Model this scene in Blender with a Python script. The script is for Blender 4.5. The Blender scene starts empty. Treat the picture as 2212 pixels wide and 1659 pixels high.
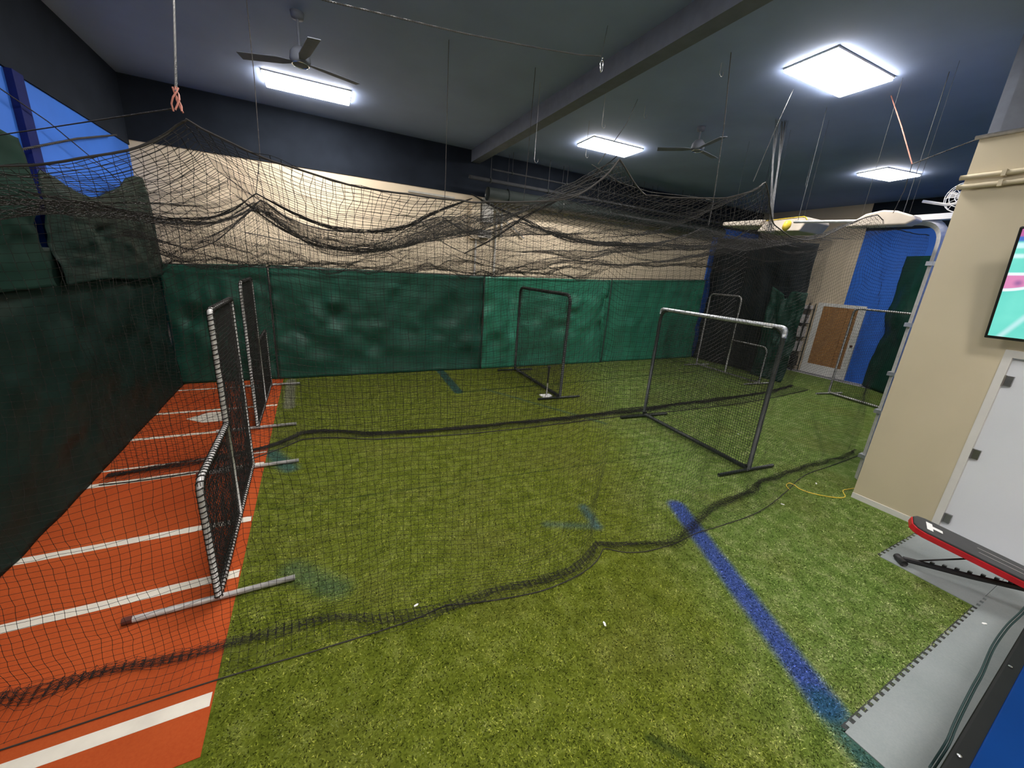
import bpy, math, random
import numpy as np
from mathutils import Matrix, Vector
random.seed(7)
rng = np.random.default_rng(7)
C = bpy.context.scene.collection
scene = bpy.context.scene
pi = math.pi

# ------------------------------------------------------------------ camera, world, exposure
H = 2.5
cam = bpy.data.cameras.new('camera')
cam.sensor_width = 36.0
cam.lens = 830.0 / 2212.0 * 36.0
cam.clip_start = 0.02
cam.clip_end = 100
camo = bpy.data.objects.new('camera', cam)
C.objects.link(camo)
camo.matrix_world = Matrix(((0.89213059, 0.06657739, -0.44684501, 0.0),
                            (-0.44659769, 0.27931127, -0.85002101, 0.0),
                            (0.06821667, 0.95788969, 0.27891543, H),
                            (0, 0, 0, 1)))
scene.camera = camo
w = bpy.data.worlds.new('world')
scene.world = w
w.use_nodes = True
w.node_tree.nodes['Background'].inputs[0].default_value = (0.5, 0.6, 0.8, 1)
w.node_tree.nodes['Background'].inputs[1].default_value = 0.02
vs = scene.view_settings
vs.view_transform = 'Standard'
vs.look = 'None'
vs.gamma = 1.0
vs.use_curve_mapping = False
vs.exposure = 0.40
LIGHT = 56.0            # radiance of the ceiling panels
scene.cycles.max_bounces = 8
scene.cycles.diffuse_bounces = 4

# ------------------------------------------------------------------ helpers
def tag(o, label=None, cat=None, group=None, kind=None):
    if label: o['label'] = label
    if cat: o['category'] = cat
    if group: o['group'] = group
    if kind: o['kind'] = kind
    return o

def empty(name, loc=(0, 0, 0), rz=0.0, label=None, cat=None, group=None):
    o = bpy.data.objects.new(name, None)
    o.empty_display_size = 0.1
    C.objects.link(o)
    o.location = loc
    o.rotation_euler = (0, 0, rz)
    return tag(o, label, cat, group)

class MB:
    """collects geometry (numpy) and links it as one mesh object"""
    def __init__(s):
        s.v = []; s.f4 = []; s.fn = []; s.n = 0
    def add(s, v, f):
        v = np.asarray(v, float).reshape(-1, 3)
        s.v.append(v)
        if isinstance(f, np.ndarray):
            s.f4.append(f + s.n)
        else:
            for q in f: s.fn.append([i + s.n for i in q])
        s.n += len(v)
        return s
    def box(s, a, b, M=None):
        x0, y0, z0 = a; x1, y1, z1 = b
        v = np.array([[x0,y0,z0],[x1,y0,z0],[x1,y1,z0],[x0,y1,z0],[x0,y0,z1],[x1,y0,z1],[x1,y1,z1],[x0,y1,z1]], float)
        if M is not None: v = np.array([list(M @ Vector(p)) for p in v])
        return s.add(v, [[3,2,1,0],[4,5,6,7],[0,1,5,4],[1,2,6,5],[2,3,7,6],[3,0,4,7]])
    def poly(s, pts, axis, t0, t1):
        """prism: polygon pts (2d) swept along axis from t0 to t1"""
        n = len(pts)
        def mk(p, t):
            if axis == 'z': return (p[0], p[1], t)
            if axis == 'y': return (p[0], t, p[1])
            return (t, p[0], p[1])
        v = [mk(p, t0) for p in pts] + [mk(p, t1) for p in pts]
        f = [list(range(n))[::-1], list(range(n, 2 * n))]
        f += [[i, (i + 1) % n, n + (i + 1) % n, n + i] for i in range(n)]
        return s.add(v, f)
    def tube(s, pts, r, n=8, caps=True, closed=False):
        P = np.asarray(pts, float)
        m = len(P)
        if closed:
            T = np.roll(P, -1, 0) - np.roll(P, 1, 0)
        else:
            T = np.gradient(P, axis=0)
        T /= np.linalg.norm(T, axis=1)[:, None] + 1e-12
        ref = np.array([0, 0, 1.0]) if abs(T[0][2]) < 0.9 else np.array([1.0, 0, 0])
        u = np.cross(T[0], ref); u /= np.linalg.norm(u)
        U = np.zeros_like(P); U[0] = u
        for i in range(1, m):
            u = u - T[i] * (u @ T[i]); u /= np.linalg.norm(u) + 1e-12; U[i] = u
        W = np.cross(T, U)
        R = np.broadcast_to(np.asarray(r, float), (m,))
        a = np.arange(n) * 2 * pi / n
        V = P[:, None] + R[:, None, None] * (np.cos(a)[None, :, None] * U[:, None] + np.sin(a)[None, :, None] * W[:, None])
        idx = np.arange(m * n).reshape(m, n)
        A = idx if closed else idx[:-1]
        B = np.roll(idx, -1, 0) if closed else idx[1:]
        q = np.stack([A, B, np.roll(B, -1, 1), np.roll(A, -1, 1)], -1).reshape(-1, 4)
        s.add(V.reshape(-1, 3), q[:, ::-1].copy())
        if caps and not closed:
            base = s.n - m * n
            s.fn.append([base + i for i in range(n)])
            s.fn.append([base + (m - 1) * n + i for i in range(n)][::-1])
        return s
    def strands(s, P, r, closed=False):
        """3-sided twine along axis 1 of an (a,b,3) array of points"""
        a, b, _ = P.shape
        T = np.gradient(P, axis=1)
        T /= np.linalg.norm(T, axis=2)[..., None] + 1e-12
        ref = np.array([0.31, 0.47, 0.83])
        U = np.cross(T, ref); U /= np.linalg.norm(U, axis=2)[..., None] + 1e-9
        W = np.cross(T, U)
        V = np.stack([P + r * (math.cos(k) * U + math.sin(k) * W) for k in (0, 2 * pi / 3, 4 * pi / 3)], 2)
        idx = np.arange(a * b * 3).reshape(a, b, 3)
        A = idx[:, :-1]; B = idx[:, 1:]
        q = np.stack([A, B, np.roll(B, -1, 2), np.roll(A, -1, 2)], -1).reshape(-1, 4)
        return s.add(V.reshape(-1, 3), q)
    def knots(s, P, r):
        P = P.reshape(-1, 3)
        o = np.array([[1,0,0],[-1,0,0],[0,1,0],[0,-1,0],[0,0,1],[0,0,-1]], float) * r
        V = (P[:, None] + o[None]).reshape(-1, 3)
        t = np.array([[0,2,4],[2,1,4],[1,3,4],[3,0,4],[2,0,5],[1,2,5],[3,1,5],[0,3,5]])
        f = (t[None] + 6 * np.arange(len(P))[:, None, None]).reshape(-1, 3)
        f = np.concatenate([f], 1)
        s.v.append(V)
        if not hasattr(s, 'f3'): s.f3 = []
        s.f3.append(f + s.n); s.n += len(V)
        return s
    def grid(s, P, thick=None):
        a, b, _ = P.shape
        idx = np.arange(a * b).reshape(a, b)
        q = np.stack([idx[:-1, :-1], idx[1:, :-1], idx[1:, 1:], idx[:-1, 1:]], -1).reshape(-1, 4)
        return s.add(P.reshape(-1, 3), q)
    def lathe(s, prof, n=24, c=(0, 0, 0)):
        a = np.arange(n) * 2 * pi / n
        V = np.array([[c[0] + r * math.cos(t), c[1] + r * math.sin(t), c[2] + z] for r, z in prof for t in a])
        m = len(prof); idx = np.arange(m * n).reshape(m, n)
        A = idx[:-1]; B = idx[1:]
        q = np.stack([A, np.roll(A, -1, 1), np.roll(B, -1, 1), B], -1).reshape(-1, 4)
        return s.add(V, q)
    def build(s, name, mat, parent=None, smooth=False, loc=None):
        V = np.concatenate(s.v) if s.v else np.zeros((0, 3))
        if loc is not None and parent is None:
            V = V - np.asarray(loc)
        me = bpy.data.meshes.new(name)
        sizes = []; loops = []
        for q in s.f4: loops.append(q.reshape(-1)); sizes.append(np.full(len(q), 4))
        for q in getattr(s, 'f3', []): loops.append(q.reshape(-1)); sizes.append(np.full(len(q), 3))
        for q in s.fn: loops.append(np.array(q)); sizes.append(np.array([len(q)]))
        loops = np.concatenate(loops).astype(np.int32); sizes = np.concatenate(sizes).astype(np.int32)
        me.vertices.add(len(V)); me.vertices.foreach_set('co', V.reshape(-1).astype(np.float32))
        me.loops.add(len(loops)); me.loops.foreach_set('vertex_index', loops)
        me.polygons.add(len(sizes))
        st = np.concatenate([[0], np.cumsum(sizes)[:-1]]).astype(np.int32)
        me.polygons.foreach_set('loop_start', st)
        me.update(calc_edges=True)
        me.polygons.foreach_set('use_smooth', np.full(len(sizes), smooth))
        me.materials.append(mat)
        me.update()
        o = bpy.data.objects.new(name, me)
        C.objects.link(o)
        if parent is not None: o.parent = parent
        elif loc is not None: o.location = loc
        return o

def bevel(o, wd=0.01, seg=2):
    m = o.modifiers.new('bevel', 'BEVEL'); m.width = wd; m.segments = seg; m.limit_method = 'ANGLE'
    return o

def copy_tree(o, parent=None):
    c = o.copy(); C.objects.link(c)
    if parent is not None: c.parent = parent
    for ch in list(o.children):
        copy_tree(ch, c)
    return c

def fillet(pts, r, n=6):
    """rounds the inner corners of a polyline; r is a number or one per point"""
    P = [np.array(p, float) for p in pts]; out = [P[0]]
    for i in range(1, len(P) - 1):
        rr = r[i] if isinstance(r, (list, tuple)) else r
        a = P[i - 1] - P[i]; b = P[i + 1] - P[i]
        la = np.linalg.norm(a); lb = np.linalg.norm(b); d = min(rr, la * .49, lb * .49)
        if d < 1e-4: out.append(P[i]); continue
        a = P[i] + a / la * d; b = P[i] + b / lb * d
        for k in range(n + 1):
            t = k / n
            out.append((1 - t) ** 2 * a + 2 * t * (1 - t) * P[i] + t * t * b)
    out.append(P[-1])
    return np.array(out)

def resample(P, step):
    P = np.asarray(P, float)
    d = np.concatenate([[0], np.cumsum(np.linalg.norm(np.diff(P, axis=0), axis=1))])
    n = max(2, int(d[-1] / step) + 1)
    t = np.linspace(0, d[-1], n)
    return np.stack([np.interp(t, d, P[:, k]) for k in range(3)], 1)

def helix(path, rad, pitch, phase=0.0, step=None):
    P = resample(path, step or pitch / 8)
    T = np.gradient(P, axis=0); T /= np.linalg.norm(T, axis=1)[:, None] + 1e-12
    ref = np.array([0.2, 0.3, 0.93]) if abs(T[0][2]) < .9 else np.array([1.0, .1, 0])
    u = np.cross(T[0], ref); u /= np.linalg.norm(u); U = [u]
    for i in range(1, len(P)):
        u = u - T[i] * (u @ T[i]); u /= np.linalg.norm(u); U.append(u)
    U = np.array(U); W = np.cross(T, U)
    d = np.concatenate([[0], np.cumsum(np.linalg.norm(np.diff(P, axis=0), axis=1))])
    a = d / pitch * 2 * pi + phase
    return P + rad * (np.cos(a)[:, None] * U + np.sin(a)[:, None] * W)

def twisted(mb, path, r=0.006, pitch=0.05):
    """two strands laid round each other"""
    for ph in (0, pi):
        mb.tube(helix(path, r * .6, pitch, ph, pitch / 6), r * .62, 5)
    return mb

def smooth_noise(n, m, k, amp, seed):
    """smooth 2d noise on an n x m grid with feature size k cells"""
    r = np.random.default_rng(seed)
    a = int(n / k) + 3; b = int(m / k) + 3
    g = r.standard_normal((a, b))
    x = np.linspace(0, a - 1.001, n); y = np.linspace(0, b - 1.001, m)
    xi = x.astype(int); yi = y.astype(int); fx = x - xi; fy = y - yi
    fx = (fx * fx * (3 - 2 * fx))[:, None]; fy = (fy * fy * (3 - 2 * fy))[None]
    g00 = g[np.ix_(xi, yi)]; g10 = g[np.ix_(xi + 1, yi)]; g01 = g[np.ix_(xi, yi + 1)]; g11 = g[np.ix_(xi + 1, yi + 1)]
    return amp * ((g00 * (1 - fx) + g10 * fx) * (1 - fy) + (g01 * (1 - fx) + g11 * fx) * fy)

def sag_interp(x, pts):
    """smooth interpolation through (x, value) points"""
    xs = np.array([p[0] for p in pts], float); ys = np.array([p[1] for p in pts], float)
    d = np.diff(ys) / np.diff(xs)
    m = np.concatenate([[d[0]], (d[:-1] + d[1:]) / 2, [d[-1]]])
    # a hanging point is a peak: keep it sharp by using one-sided slopes
    i = np.clip(np.searchsorted(xs, x) - 1, 0, len(xs) - 2)
    h = xs[i + 1] - xs[i]; t = np.clip((x - xs[i]) / h, 0, 1)
    peakL = np.array([(k > 0 and k < len(xs) - 1 and ys[k] > ys[k - 1] and ys[k] > ys[k + 1]) for k in range(len(xs))])
    m0 = np.where(peakL[i], d[i] * 1.3, m[i]); m1 = np.where(peakL[i + 1], d[i] * 1.3, m[i + 1])
    return ((2*t**3 - 3*t**2 + 1) * ys[i] + (t**3 - 2*t**2 + t) * h * m0 + (-2*t**3 + 3*t**2) * ys[i + 1] + (t**3 - t**2) * h * m1)

# ------------------------------------------------------------------ materials
class NT:
    def __init__(s, name):
        s.m = bpy.data.materials.new(name); s.m.use_nodes = True
        s.t = s.m.node_tree; s.N = s.t.nodes; s.L = s.t.links
        s.b = s.N['Principled BSDF']
    def node(s, typ, **kw):
        n = s.N.new(typ)
        for k, v in kw.items(): setattr(n, k, v)
        return n
    def link(s, a, b): s.L.new(a, b)
    def math(s, op, a, b=None, clamp=False):
        n = s.node('ShaderNodeMath', operation=op, use_clamp=clamp)
        for i, v in enumerate((a, b)):
            if v is None: continue
            if isinstance(v, (int, float)): n.inputs[i].default_value = v
            else: s.link(v, n.inputs[i])
        return n.outputs[0]
    def noise(s, scale, detail=3, rough=.55, vec=None):
        n = s.node('ShaderNodeTexNoise'); n.inputs['Scale'].default_value = scale
        n.inputs['Detail'].default_value = detail; n.inputs['Roughness'].default_value = rough
        s.link(vec if vec is not None else s.coord(), n.inputs['Vector'])
        return n.outputs['Fac']
    def coord(s):
        if not hasattr(s, '_c'): s._c = s.node('ShaderNodeNewGeometry').outputs['Position']
        return s._c
    def xyz(s, vec=None):
        n = s.node('ShaderNodeSeparateXYZ'); s.link(vec if vec is not None else s.coord(), n.inputs[0]); return n.outputs
    def ramp(s, fac, stops):
        n = s.node('ShaderNodeValToRGB'); s.link(fac, n.inputs[0])
        e = n.color_ramp.elements
        while len(e) > 1: e.remove(e[-1])
        e[0].position = stops[0][0]; e[0].color = (*stops[0][1], 1)
        for p, c in stops[1:]:
            k = e.new(p); k.color = (*c, 1)
        return n.outputs[0]
    def mix(s, fac, a, b):
        n = s.node('ShaderNodeMix', data_type='RGBA')
        if isinstance(fac, (int, float)): n.inputs[0].default_value = fac
        else: s.link(fac, n.inputs[0])
        for i, v in ((6, a), (7, b)):
            if isinstance(v, tuple): n.inputs[i].default_value = (*v, 1)
            else: s.link(v, n.inputs[i])
        return n.outputs[2]
    def smooth(s, v, lo, hi):
        n = s.node('ShaderNodeMapRange', interpolation_type='SMOOTHSTEP')
        s.link(v, n.inputs[0]); n.inputs[1].default_value = lo; n.inputs[2].default_value = hi
        return n.outputs[0]
    def bump(s, h, strength=.3, dist=.01):
        n = s.node('ShaderNodeBump'); n.inputs['Strength'].default_value = strength; n.inputs['Distance'].default_value = dist
        s.link(h, n.inputs['Height']); s.link(n.outputs[0], s.b.inputs['Normal'])
    def base(s, c):
        if isinstance(c, tuple): s.b.inputs['Base Color'].default_value = (*c, 1)
        else: s.link(c, s.b.inputs['Base Color'])

def simple(name, col, rough=.6, metal=0.0, var=.15, scale=8.0, bump=0.0, bscale=60.0, spec=None):
    n = NT(name)
    f = n.noise(scale, 4)
    lo = tuple(c * (1 - var) for c in col); hi = tuple(min(1, c * (1 + var)) for c in col)
    n.base(n.ramp(f, [(.3, lo), (.7, hi)]))
    n.b.inputs['Roughness'].default_value = rough; n.b.inputs['Metallic'].default_value = metal
    if spec is not None: n.b.inputs['Specular IOR Level'].default_value = spec
    if bump: n.bump(n.noise(bscale, 3), bump, .005)
    return n.m

M = {}
M['cream'] = simple('cream_wall_paint', (.60, .50, .36), .75, var=.05, scale=1.2, bump=.15, bscale=25)
M['tan'] = simple('tan_wall_paint', (.56, .49, .345), .6, var=.05, scale=1.0, bump=.08, bscale=40)
M['blue_wall'] = simple('blue_wall_paint', (.032, .135, .54), .7, var=.08, scale=1.5, bump=.1, bscale=25, spec=.2)
M['blue_dark'] = simple('dark_blue_paint', (.006, .012, .09), .7, spec=.1)
M['black_paint'] = simple('black_ceiling_paint', (.014, .018, .026), .95, var=.2, scale=2, spec=.1)
M['ceiling'] = simple('hazed_black_ceiling_paint', (.25, .32, .50), .8, var=.10, scale=.7, bump=.2, bscale=14)  # black ceiling raised to blue-grey; lamp haze is put into its colour
M['beam'] = simple('dark_grey_beam_paint', (.13, .145, .18), .8, var=.1)
M['dark_rod'] = simple('black_painted_rod', (.03, .032, .036), .7)
M['concrete'] = simple('concrete', (.38, .37, .38), .85, var=.15, scale=3)
M['white_paint'] = simple('white_door_paint', (.74, .77, .82), .4, var=.03, scale=1)
M['trim_white'] = simple('white_trim_paint', (.66, .65, .62), .4, var=.03)
M['frame_steel'] = simple('galvanised_steel', (.50, .52, .55), .42, .75, var=.18, scale=14)
M['grey_pipe'] = simple('grey_painted_pipe', (.48, .47, .46), .45, .2, var=.15, scale=20)
M['black_pipe'] = simple('black_pipe_paint', (.022, .028, .026), .4, .0, var=.2)
M['net'] = simple('black_nylon_twine', (.016, .015, .014), .7, var=.25, scale=40, spec=.2)
M['net_roof'] = simple('lit_black_twine', (.026, .025, .024), .7, var=.3, scale=40, spec=.2)  # black twine too; lamp light on the roof nets is put into the colour
M['net_grey'] = simple('faded_grey_twine', (.035, .037, .04), .7, var=.25, scale=40)
M['rope_black'] = simple('black_rope', (.025, .022, .02), .7)
M['rope_light'] = simple('light_grey_rope', (.09, .09, .09), .7, spec=.2)
M['rope_red'] = simple('faded_red_cord', (.42, .16, .12), .6)
M['black_gloss'] = simple('glossy_black_pipe', (.05, .052, .056), .22, .3)
M['silver'] = simple('bright_steel', (.75, .76, .78), .25, 1.0, var=.05)
M['hinge'] = simple('hinge_steel', (.30, .30, .30), .35, .9)
M['black_rubber'] = simple('black_rubber', (.02, .02, .022), .55)
M['black_plastic'] = simple('black_plastic', (.012, .012, .014), .35)
M['red_vinyl'] = simple('red_vinyl', (.50, .012, .02), .35)
M['white_print'] = simple('white_print', (.8, .8, .8), .5, var=.02)
M['yellow'] = simple('yellow_plastic', (.75, .55, .05), .45)
M['beige_vinyl'] = simple('beige_vinyl', (.50, .44, .37), .5, var=.1, scale=6, bump=.3, bscale=14)
M['cardboard'] = simple('white_cardboard', (.62, .58, .57), .7, var=.06)
M['pink_box'] = simple('pinkish_cardboard', (.55, .33, .34), .7)
M['plate_white'] = simple('white_rubber_plate', (.66, .62, .54), .7, var=.06)
M['cord'] = simple('dark_teal_cable', (.016, .034, .034), .6, spec=.2)
M['pad_vinyl'] = simple('dark_grey_pad_vinyl', (.035, .035, .037), .42)
M['wood_cap'] = simple('brown_end_cap', (.09, .02, .012), .6)
M['blue_vinyl'] = simple('royal_blue_vinyl', (.001, .024, .120), .6, var=.08, scale=3, spec=.05)
M['black_vinyl'] = simple('black_vinyl', (.008, .009, .009), .6, spec=.12)
M['box_grey'] = simple('grey_electrical_enclosure', (.42, .40, .36), .5)

def tarp_mat(name, col, rough=.38, wr=.22, spec=.35):
    n = NT(name)
    p = n.coord()
    f = n.noise(3.0, 4)
    n.base(n.ramp(f, [(.3, tuple(c * .82 for c in col)), (.7, tuple(c * 1.2 for c in col))]))
    n.b.inputs['Roughness'].default_value = rough
    n.b.inputs['Specular IOR Level'].default_value = spec
    mp = n.node('ShaderNodeMapping'); n.link(p, mp.inputs[0]); mp.inputs['Scale'].default_value = (.8, .8, 1.9)
    mp.inputs['Rotation'].default_value = (.1, .35, .2)
    h = n.math('ADD', n.noise(1.5, 2, .5, mp.outputs[0]), n.math('MULTIPLY', n.noise(6, 3, .5, mp.outputs[0]), .12))
    n.bump(h, wr, .12)
    return n.m
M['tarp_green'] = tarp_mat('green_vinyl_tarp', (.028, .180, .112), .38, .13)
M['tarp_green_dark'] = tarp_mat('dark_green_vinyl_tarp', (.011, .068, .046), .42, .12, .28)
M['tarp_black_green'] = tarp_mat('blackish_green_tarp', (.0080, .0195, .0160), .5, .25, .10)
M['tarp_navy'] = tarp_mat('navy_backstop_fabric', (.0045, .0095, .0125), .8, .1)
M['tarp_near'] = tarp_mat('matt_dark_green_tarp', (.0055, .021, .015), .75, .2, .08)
M['tarp_mid'] = tarp_mat('mid_green_tarp', (.007, .040, .028), .45, .3, .25)

# turf: grass colour with speckle, plus the painted lines (a worn paint with soft edges)
def turf(blades=False):
    n = NT('artificial_turf_blades' if blades else 'artificial_turf')
    pos = n.coord(); s = n.xyz()
    big = n.noise(1.1, 3); mid = n.noise(7, 5, .65); fine = n.noise(60, 4, .75); vf = n.noise(190, 2, .8)
    c1 = n.ramp(n.math('ADD', n.math('MULTIPLY', mid, .55), n.math('MULTIPLY', fine, .45)),
                [(.34, (.056, .076, .006)), (.5, (.120, .150, .015)), (.64, (.200, .230, .045))])
    c2 = n.ramp(n.math('ADD', n.math('MULTIPLY', mid, .5), n.math('MULTIPLY', fine, .5)),
                [(.34, (.052, .100, .015)), (.5, (.140, .215, .045)), (.64, (.31, .350, .15))])
    # a fresher, brushed-up strip of turf lies in front of the last cage
    fresh = n.smooth(n.math('ADD', n.math('ADD', s[0], n.math('MULTIPLY', s[1], -.55)), n.math('MULTIPLY', big, 1.6)), 2.0, 3.6)
    col = n.mix(fresh, c1, c2)
    olive = n.smooth(big, .45, .7)
    col = n.mix(n.math('MULTIPLY', olive, .35), col, (.135, .135, .030))
    vor = n.node('ShaderNodeTexVoronoi'); vor.inputs['Scale'].default_value = 55; n.link(pos, vor.inputs['Vector'])
    dark = n.math('MULTIPLY', n.smooth(vor.outputs['Distance'], .36, .10), n.smooth(n.noise(14, 2), .44, .58))
    col = n.mix(n.math('MULTIPLY', dark, .8), col, (.010, .022, .005))
    vor2 = n.node('ShaderNodeTexVoronoi'); vor2.inputs['Scale'].default_value = 75; n.link(pos, vor2.inputs['Vector'])
    lite = n.math('MULTIPLY', n.smooth(vor2.outputs['Distance'], .32, .08), n.smooth(n.noise(9, 2), .48, .62))
    col = n.mix(n.math('MULTIPLY', lite, .6), col, (.30, .33, .15))
    # seams and painted lines: distance to segments
    wob = n.math('MULTIPLY', n.math('SUBTRACT', n.noise(4, 2), .5), .03)
    def seg(ax, ay, bx, by, half, soft, colr, amt, edge=.5, fac_noise=None):
        nonlocal col
        dx, dy = bx - ax, by - ay; L2 = dx * dx + dy * dy
        px = n.math('SUBTRACT', s[0], ax); py = n.math('SUBTRACT', s[1], ay)
        t = n.math('DIVIDE', n.math('ADD', n.math('MULTIPLY', px, dx), n.math('MULTIPLY', py, dy)), L2, clamp=False)
        t = n.math('MAXIMUM', n.math('MINIMUM', t, 1.0), 0.0)
        qx = n.math('SUBTRACT', px, n.math('MULTIPLY', t, dx)); qy = n.math('SUBTRACT', py, n.math('MULTIPLY', t, dy))
        d = n.math('SQRT', n.math('ADD', n.math('MULTIPLY', qx, qx), n.math('MULTIPLY', qy, qy)))
        d = n.math('ADD', d, n.math('MULTIPLY', n.math('SUBTRACT', fine, .5), soft * 1.6))
        d = n.math('ADD', d, wob)
        m = n.smooth(d, half + soft, half - soft)
        m = n.math('MULTIPLY', m, amt)
        if fac_noise is not None: m = n.math('MULTIPLY', m, n.smooth(fac_noise, .25, .6))
        col = n.mix(m, col, colr)
    B = n.mix(n.smooth(fine, .35, .7), (.020, .045, .19), (.075, .12, .36))
    seg(3.66, 2.58, 2.74, .62, .098, .05, B, .95)
    seg(2.74, .62, 2.56, .20, .10, .06, (.02, .09, .12), .7)
    seg(2.74, 9.2, 2.60, 7.35, .10, .03, (.012, .060, .065), .85)
    seg(3.2, 7.45, 4.55, 4.95, .045, .03, (.030, .085, .075), .45)
    seg(2.62, 7.32, 12.0, 7.55, .035, .02, (.012, .040, .012), .6)
    seg(-.62, 5.45, -.40, 4.95, .10, .06, (.02, .085, .10), .7)
    seg(2.58, 2.95, 2.50, 2.62, .05, .05, (.03, .10, .16), .55)
    seg(2.50, 2.62, 2.02, 2.84, .04, .05, (.03, .10, .14), .4)
    seg(-.30, 3.1, .02, 2.75, .10, .08, (.03, .10, .08), .4)
    seg(-.53, 9.0, -.50, 7.25, .085, .03, (.20, .20, .15), .75)
    seg(-.5, 4.1, 5.2, 3.6, .012, .012, (.02, .05, .01), .5)
    seg(1.55, .95, 1.85, .55, .02, .03, (.02, .04, .01), .7)
    seg(7.2, 2.7, 9.5, 4.0, .03, .05, (.02, .05, .01), .3)
    if blades:
        g = n.node('ShaderNodeNewGeometry').outputs['Random Per Island']
        br = n.ramp(g, [(.0, (.10, .10, .08)), (.25, (.55, .55, .5)), (.6, (1.0, 1.0, 1.0)), (.85, (1.45, 1.4, 1.5)), (1.0, (2.6, 2.3, 3.0))])
        mx = n.node('ShaderNodeMix', data_type='RGBA', blend_type='MULTIPLY'); mx.inputs[0].default_value = 1
        n.link(col, mx.inputs[6]); n.link(br, mx.inputs[7]); col = mx.outputs[2]
    n.base(col)
    n.b.inputs['Roughness'].default_value = .85
    n.b.inputs['Specular IOR Level'].default_value = .06
    if not blades: n.bump(n.math('ADD', fine, vf), .8, .012)
    return n.m
M['turf'] = turf()
M['turf_blades'] = turf(True)

def red_turf():
    n = NT('red_track_turf')
    f = n.math('ADD', n.math('MULTIPLY', n.noise(.9, 2), .7), n.math('MULTIPLY', n.noise(60, 2, .7), .3))
    n.base(n.ramp(f, [(.3, (.33, .050, .013)), (.7, (.44, .090, .024))]))
    n.b.inputs['Roughness'].default_value = .9
    n.b.inputs['Specular IOR Level'].default_value = .05
    n.bump(n.noise(220, 2, .8), .4, .004)
    return n.m
M['red_turf'] = red_turf()

def mat_rubber():
    n = NT('grey_foam_mat')
    f = n.math('ADD', n.math('MULTIPLY', n.noise(2.2, 3), .6), n.math('MULTIPLY', n.noise(90, 2), .4))
    n.base(n.ramp(f, [(.3, (.19, .215, .22)), (.7, (.25, .275, .28))]))
    n.b.inputs['Roughness'].default_value = .6
    n.bump(n.noise(140, 2), .25, .003)
    return n.m
M['mat'] = mat_rubber()

def osb():
    n = NT('brown_board')
    mp = n.node('ShaderNodeMapping'); n.link(n.coord(), mp.inputs[0]); mp.inputs['Scale'].default_value = (6, 8, 22)
    f = n.noise(2.0, 5, .7, mp.outputs[0])
    n.base(n.ramp(f, [(.3, (.17, .075, .022)), (.55, (.32, .16, .055)), (.75, (.48, .29, .12))]))
    n.b.inputs['Roughness'].default_value = .7
    return n.m
M['osb'] = osb()

def emit(name, col, strength):
    n = NT(name)
    n.b.inputs['Base Color'].default_value = (*col, 1)
    n.b.inputs['Emission Color'].default_value = (*col, 1)
    n.b.inputs['Emission Strength'].default_value = strength
    return n.m
M['panel_light'] = emit('panel_diffuser_light', (1.0, .955, .91), LIGHT)

def tv_mat():
    n = NT('television_picture')
    tc = n.node('ShaderNodeTexCoord').outputs['Object']
    s = n.xyz(tc)      # object x along the screen, z up, in metres
    x, z = s[0], s[2]
    def band(v, lo, hi, soft=.012):
        return n.math('MULTIPLY', n.smooth(v, lo - soft, lo + soft), n.smooth(v, hi + soft, hi - soft))
    nz = n.noise(3, 3, .5, tc)
    col = n.ramp(nz, [(.3, (.11, .55, .47)), (.7, (.18, .68, .57))])
    col = n.mix(n.smooth(z, .885, .91), col, (.06, .15, .50))
    col = n.mix(n.math('MULTIPLY', n.smooth(z, .93, .95), n.smooth(x, .14, .05)), col, (.45, .12, .30))
    col = n.mix(n.math('MULTIPLY', band(z, .84, .885), .8), col, (.62, .82, .9))
    col = n.mix(n.math('MULTIPLY', band(z, .755, .79), n.smooth(x, .12, .07)), col, (.55, .8, .8))
    # dirt cut-out between two white lines that meet at the left
    zt = n.math('ADD', z, n.math('MULTIPLY', x, -.03))
    zb = n.math('SUBTRACT', z, n.math('MULTIPLY', n.math('MULTIPLY', x, x), 1.2))
    infield = n.math('MULTIPLY', n.smooth(zt, .61, .60), n.smooth(zb, .475, .485))
    col = n.mix(infield, col, (.62, .22, .42))
    col = n.mix(n.math('MULTIPLY', band(zt, .60, .625, .006), .9), col, (.8, .85, .95))
    col = n.mix(n.math('MULTIPLY', band(zb, .455, .48, .006), .9), col, (.8, .85, .95))
    dx = n.math('SUBTRACT', x, .10); dz = n.math('SUBTRACT', z, .535)
    r = n.math('SQRT', n.math('ADD', n.math('MULTIPLY', dx, dx), n.math('MULTIPLY', dz, dz)))
    col = n.mix(n.math('MULTIPLY', n.smooth(r, .045, .0), .7), col, (.15, .08, .25))
    dl = n.math('SUBTRACT', x, n.math('ADD', n.math('MULTIPLY', z, .55), .08))
    col = n.mix(n.math('MULTIPLY', n.math('MULTIPLY', band(dl, -.02, .02, .02), n.smooth(z, .42, .38)), .5), col, (.7, .8, .9))
    n.base((.01, .01, .01))
    n.link(col, n.b.inputs['Emission Color']); n.b.inputs['Emission Strength'].default_value = .95
    n.b.inputs['Roughness'].default_value = .2
    return n.m
M['tv'] = tv_mat()

# ------------------------------------------------------------------ the room
XL, XR, YB, XE, ZC = -2.55, 6.08, 9.30, 14.5, 5.09
YF = -3.0
def struct(name, mb, mat):
    o = mb.build(name, mat); o['kind'] = 'structure'; return o

# green turf lies over the hall; a rectangular step is left for the foam mats
tx0, ty0, tx1, ty1 = 2.66, .50, 4.93, 1.17
turf_pts = [(XL, YF), (tx0, YF), (tx0, ty0), (tx1, ty0), (tx1, ty1), (XR, ty1), (XR, 1.87), (XE - .5, 1.87), (XE - .5, YB), (XL, YB)]
struct('floor', MB().poly(turf_pts, 'z', -.05, 0.0), M['turf'])
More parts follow.
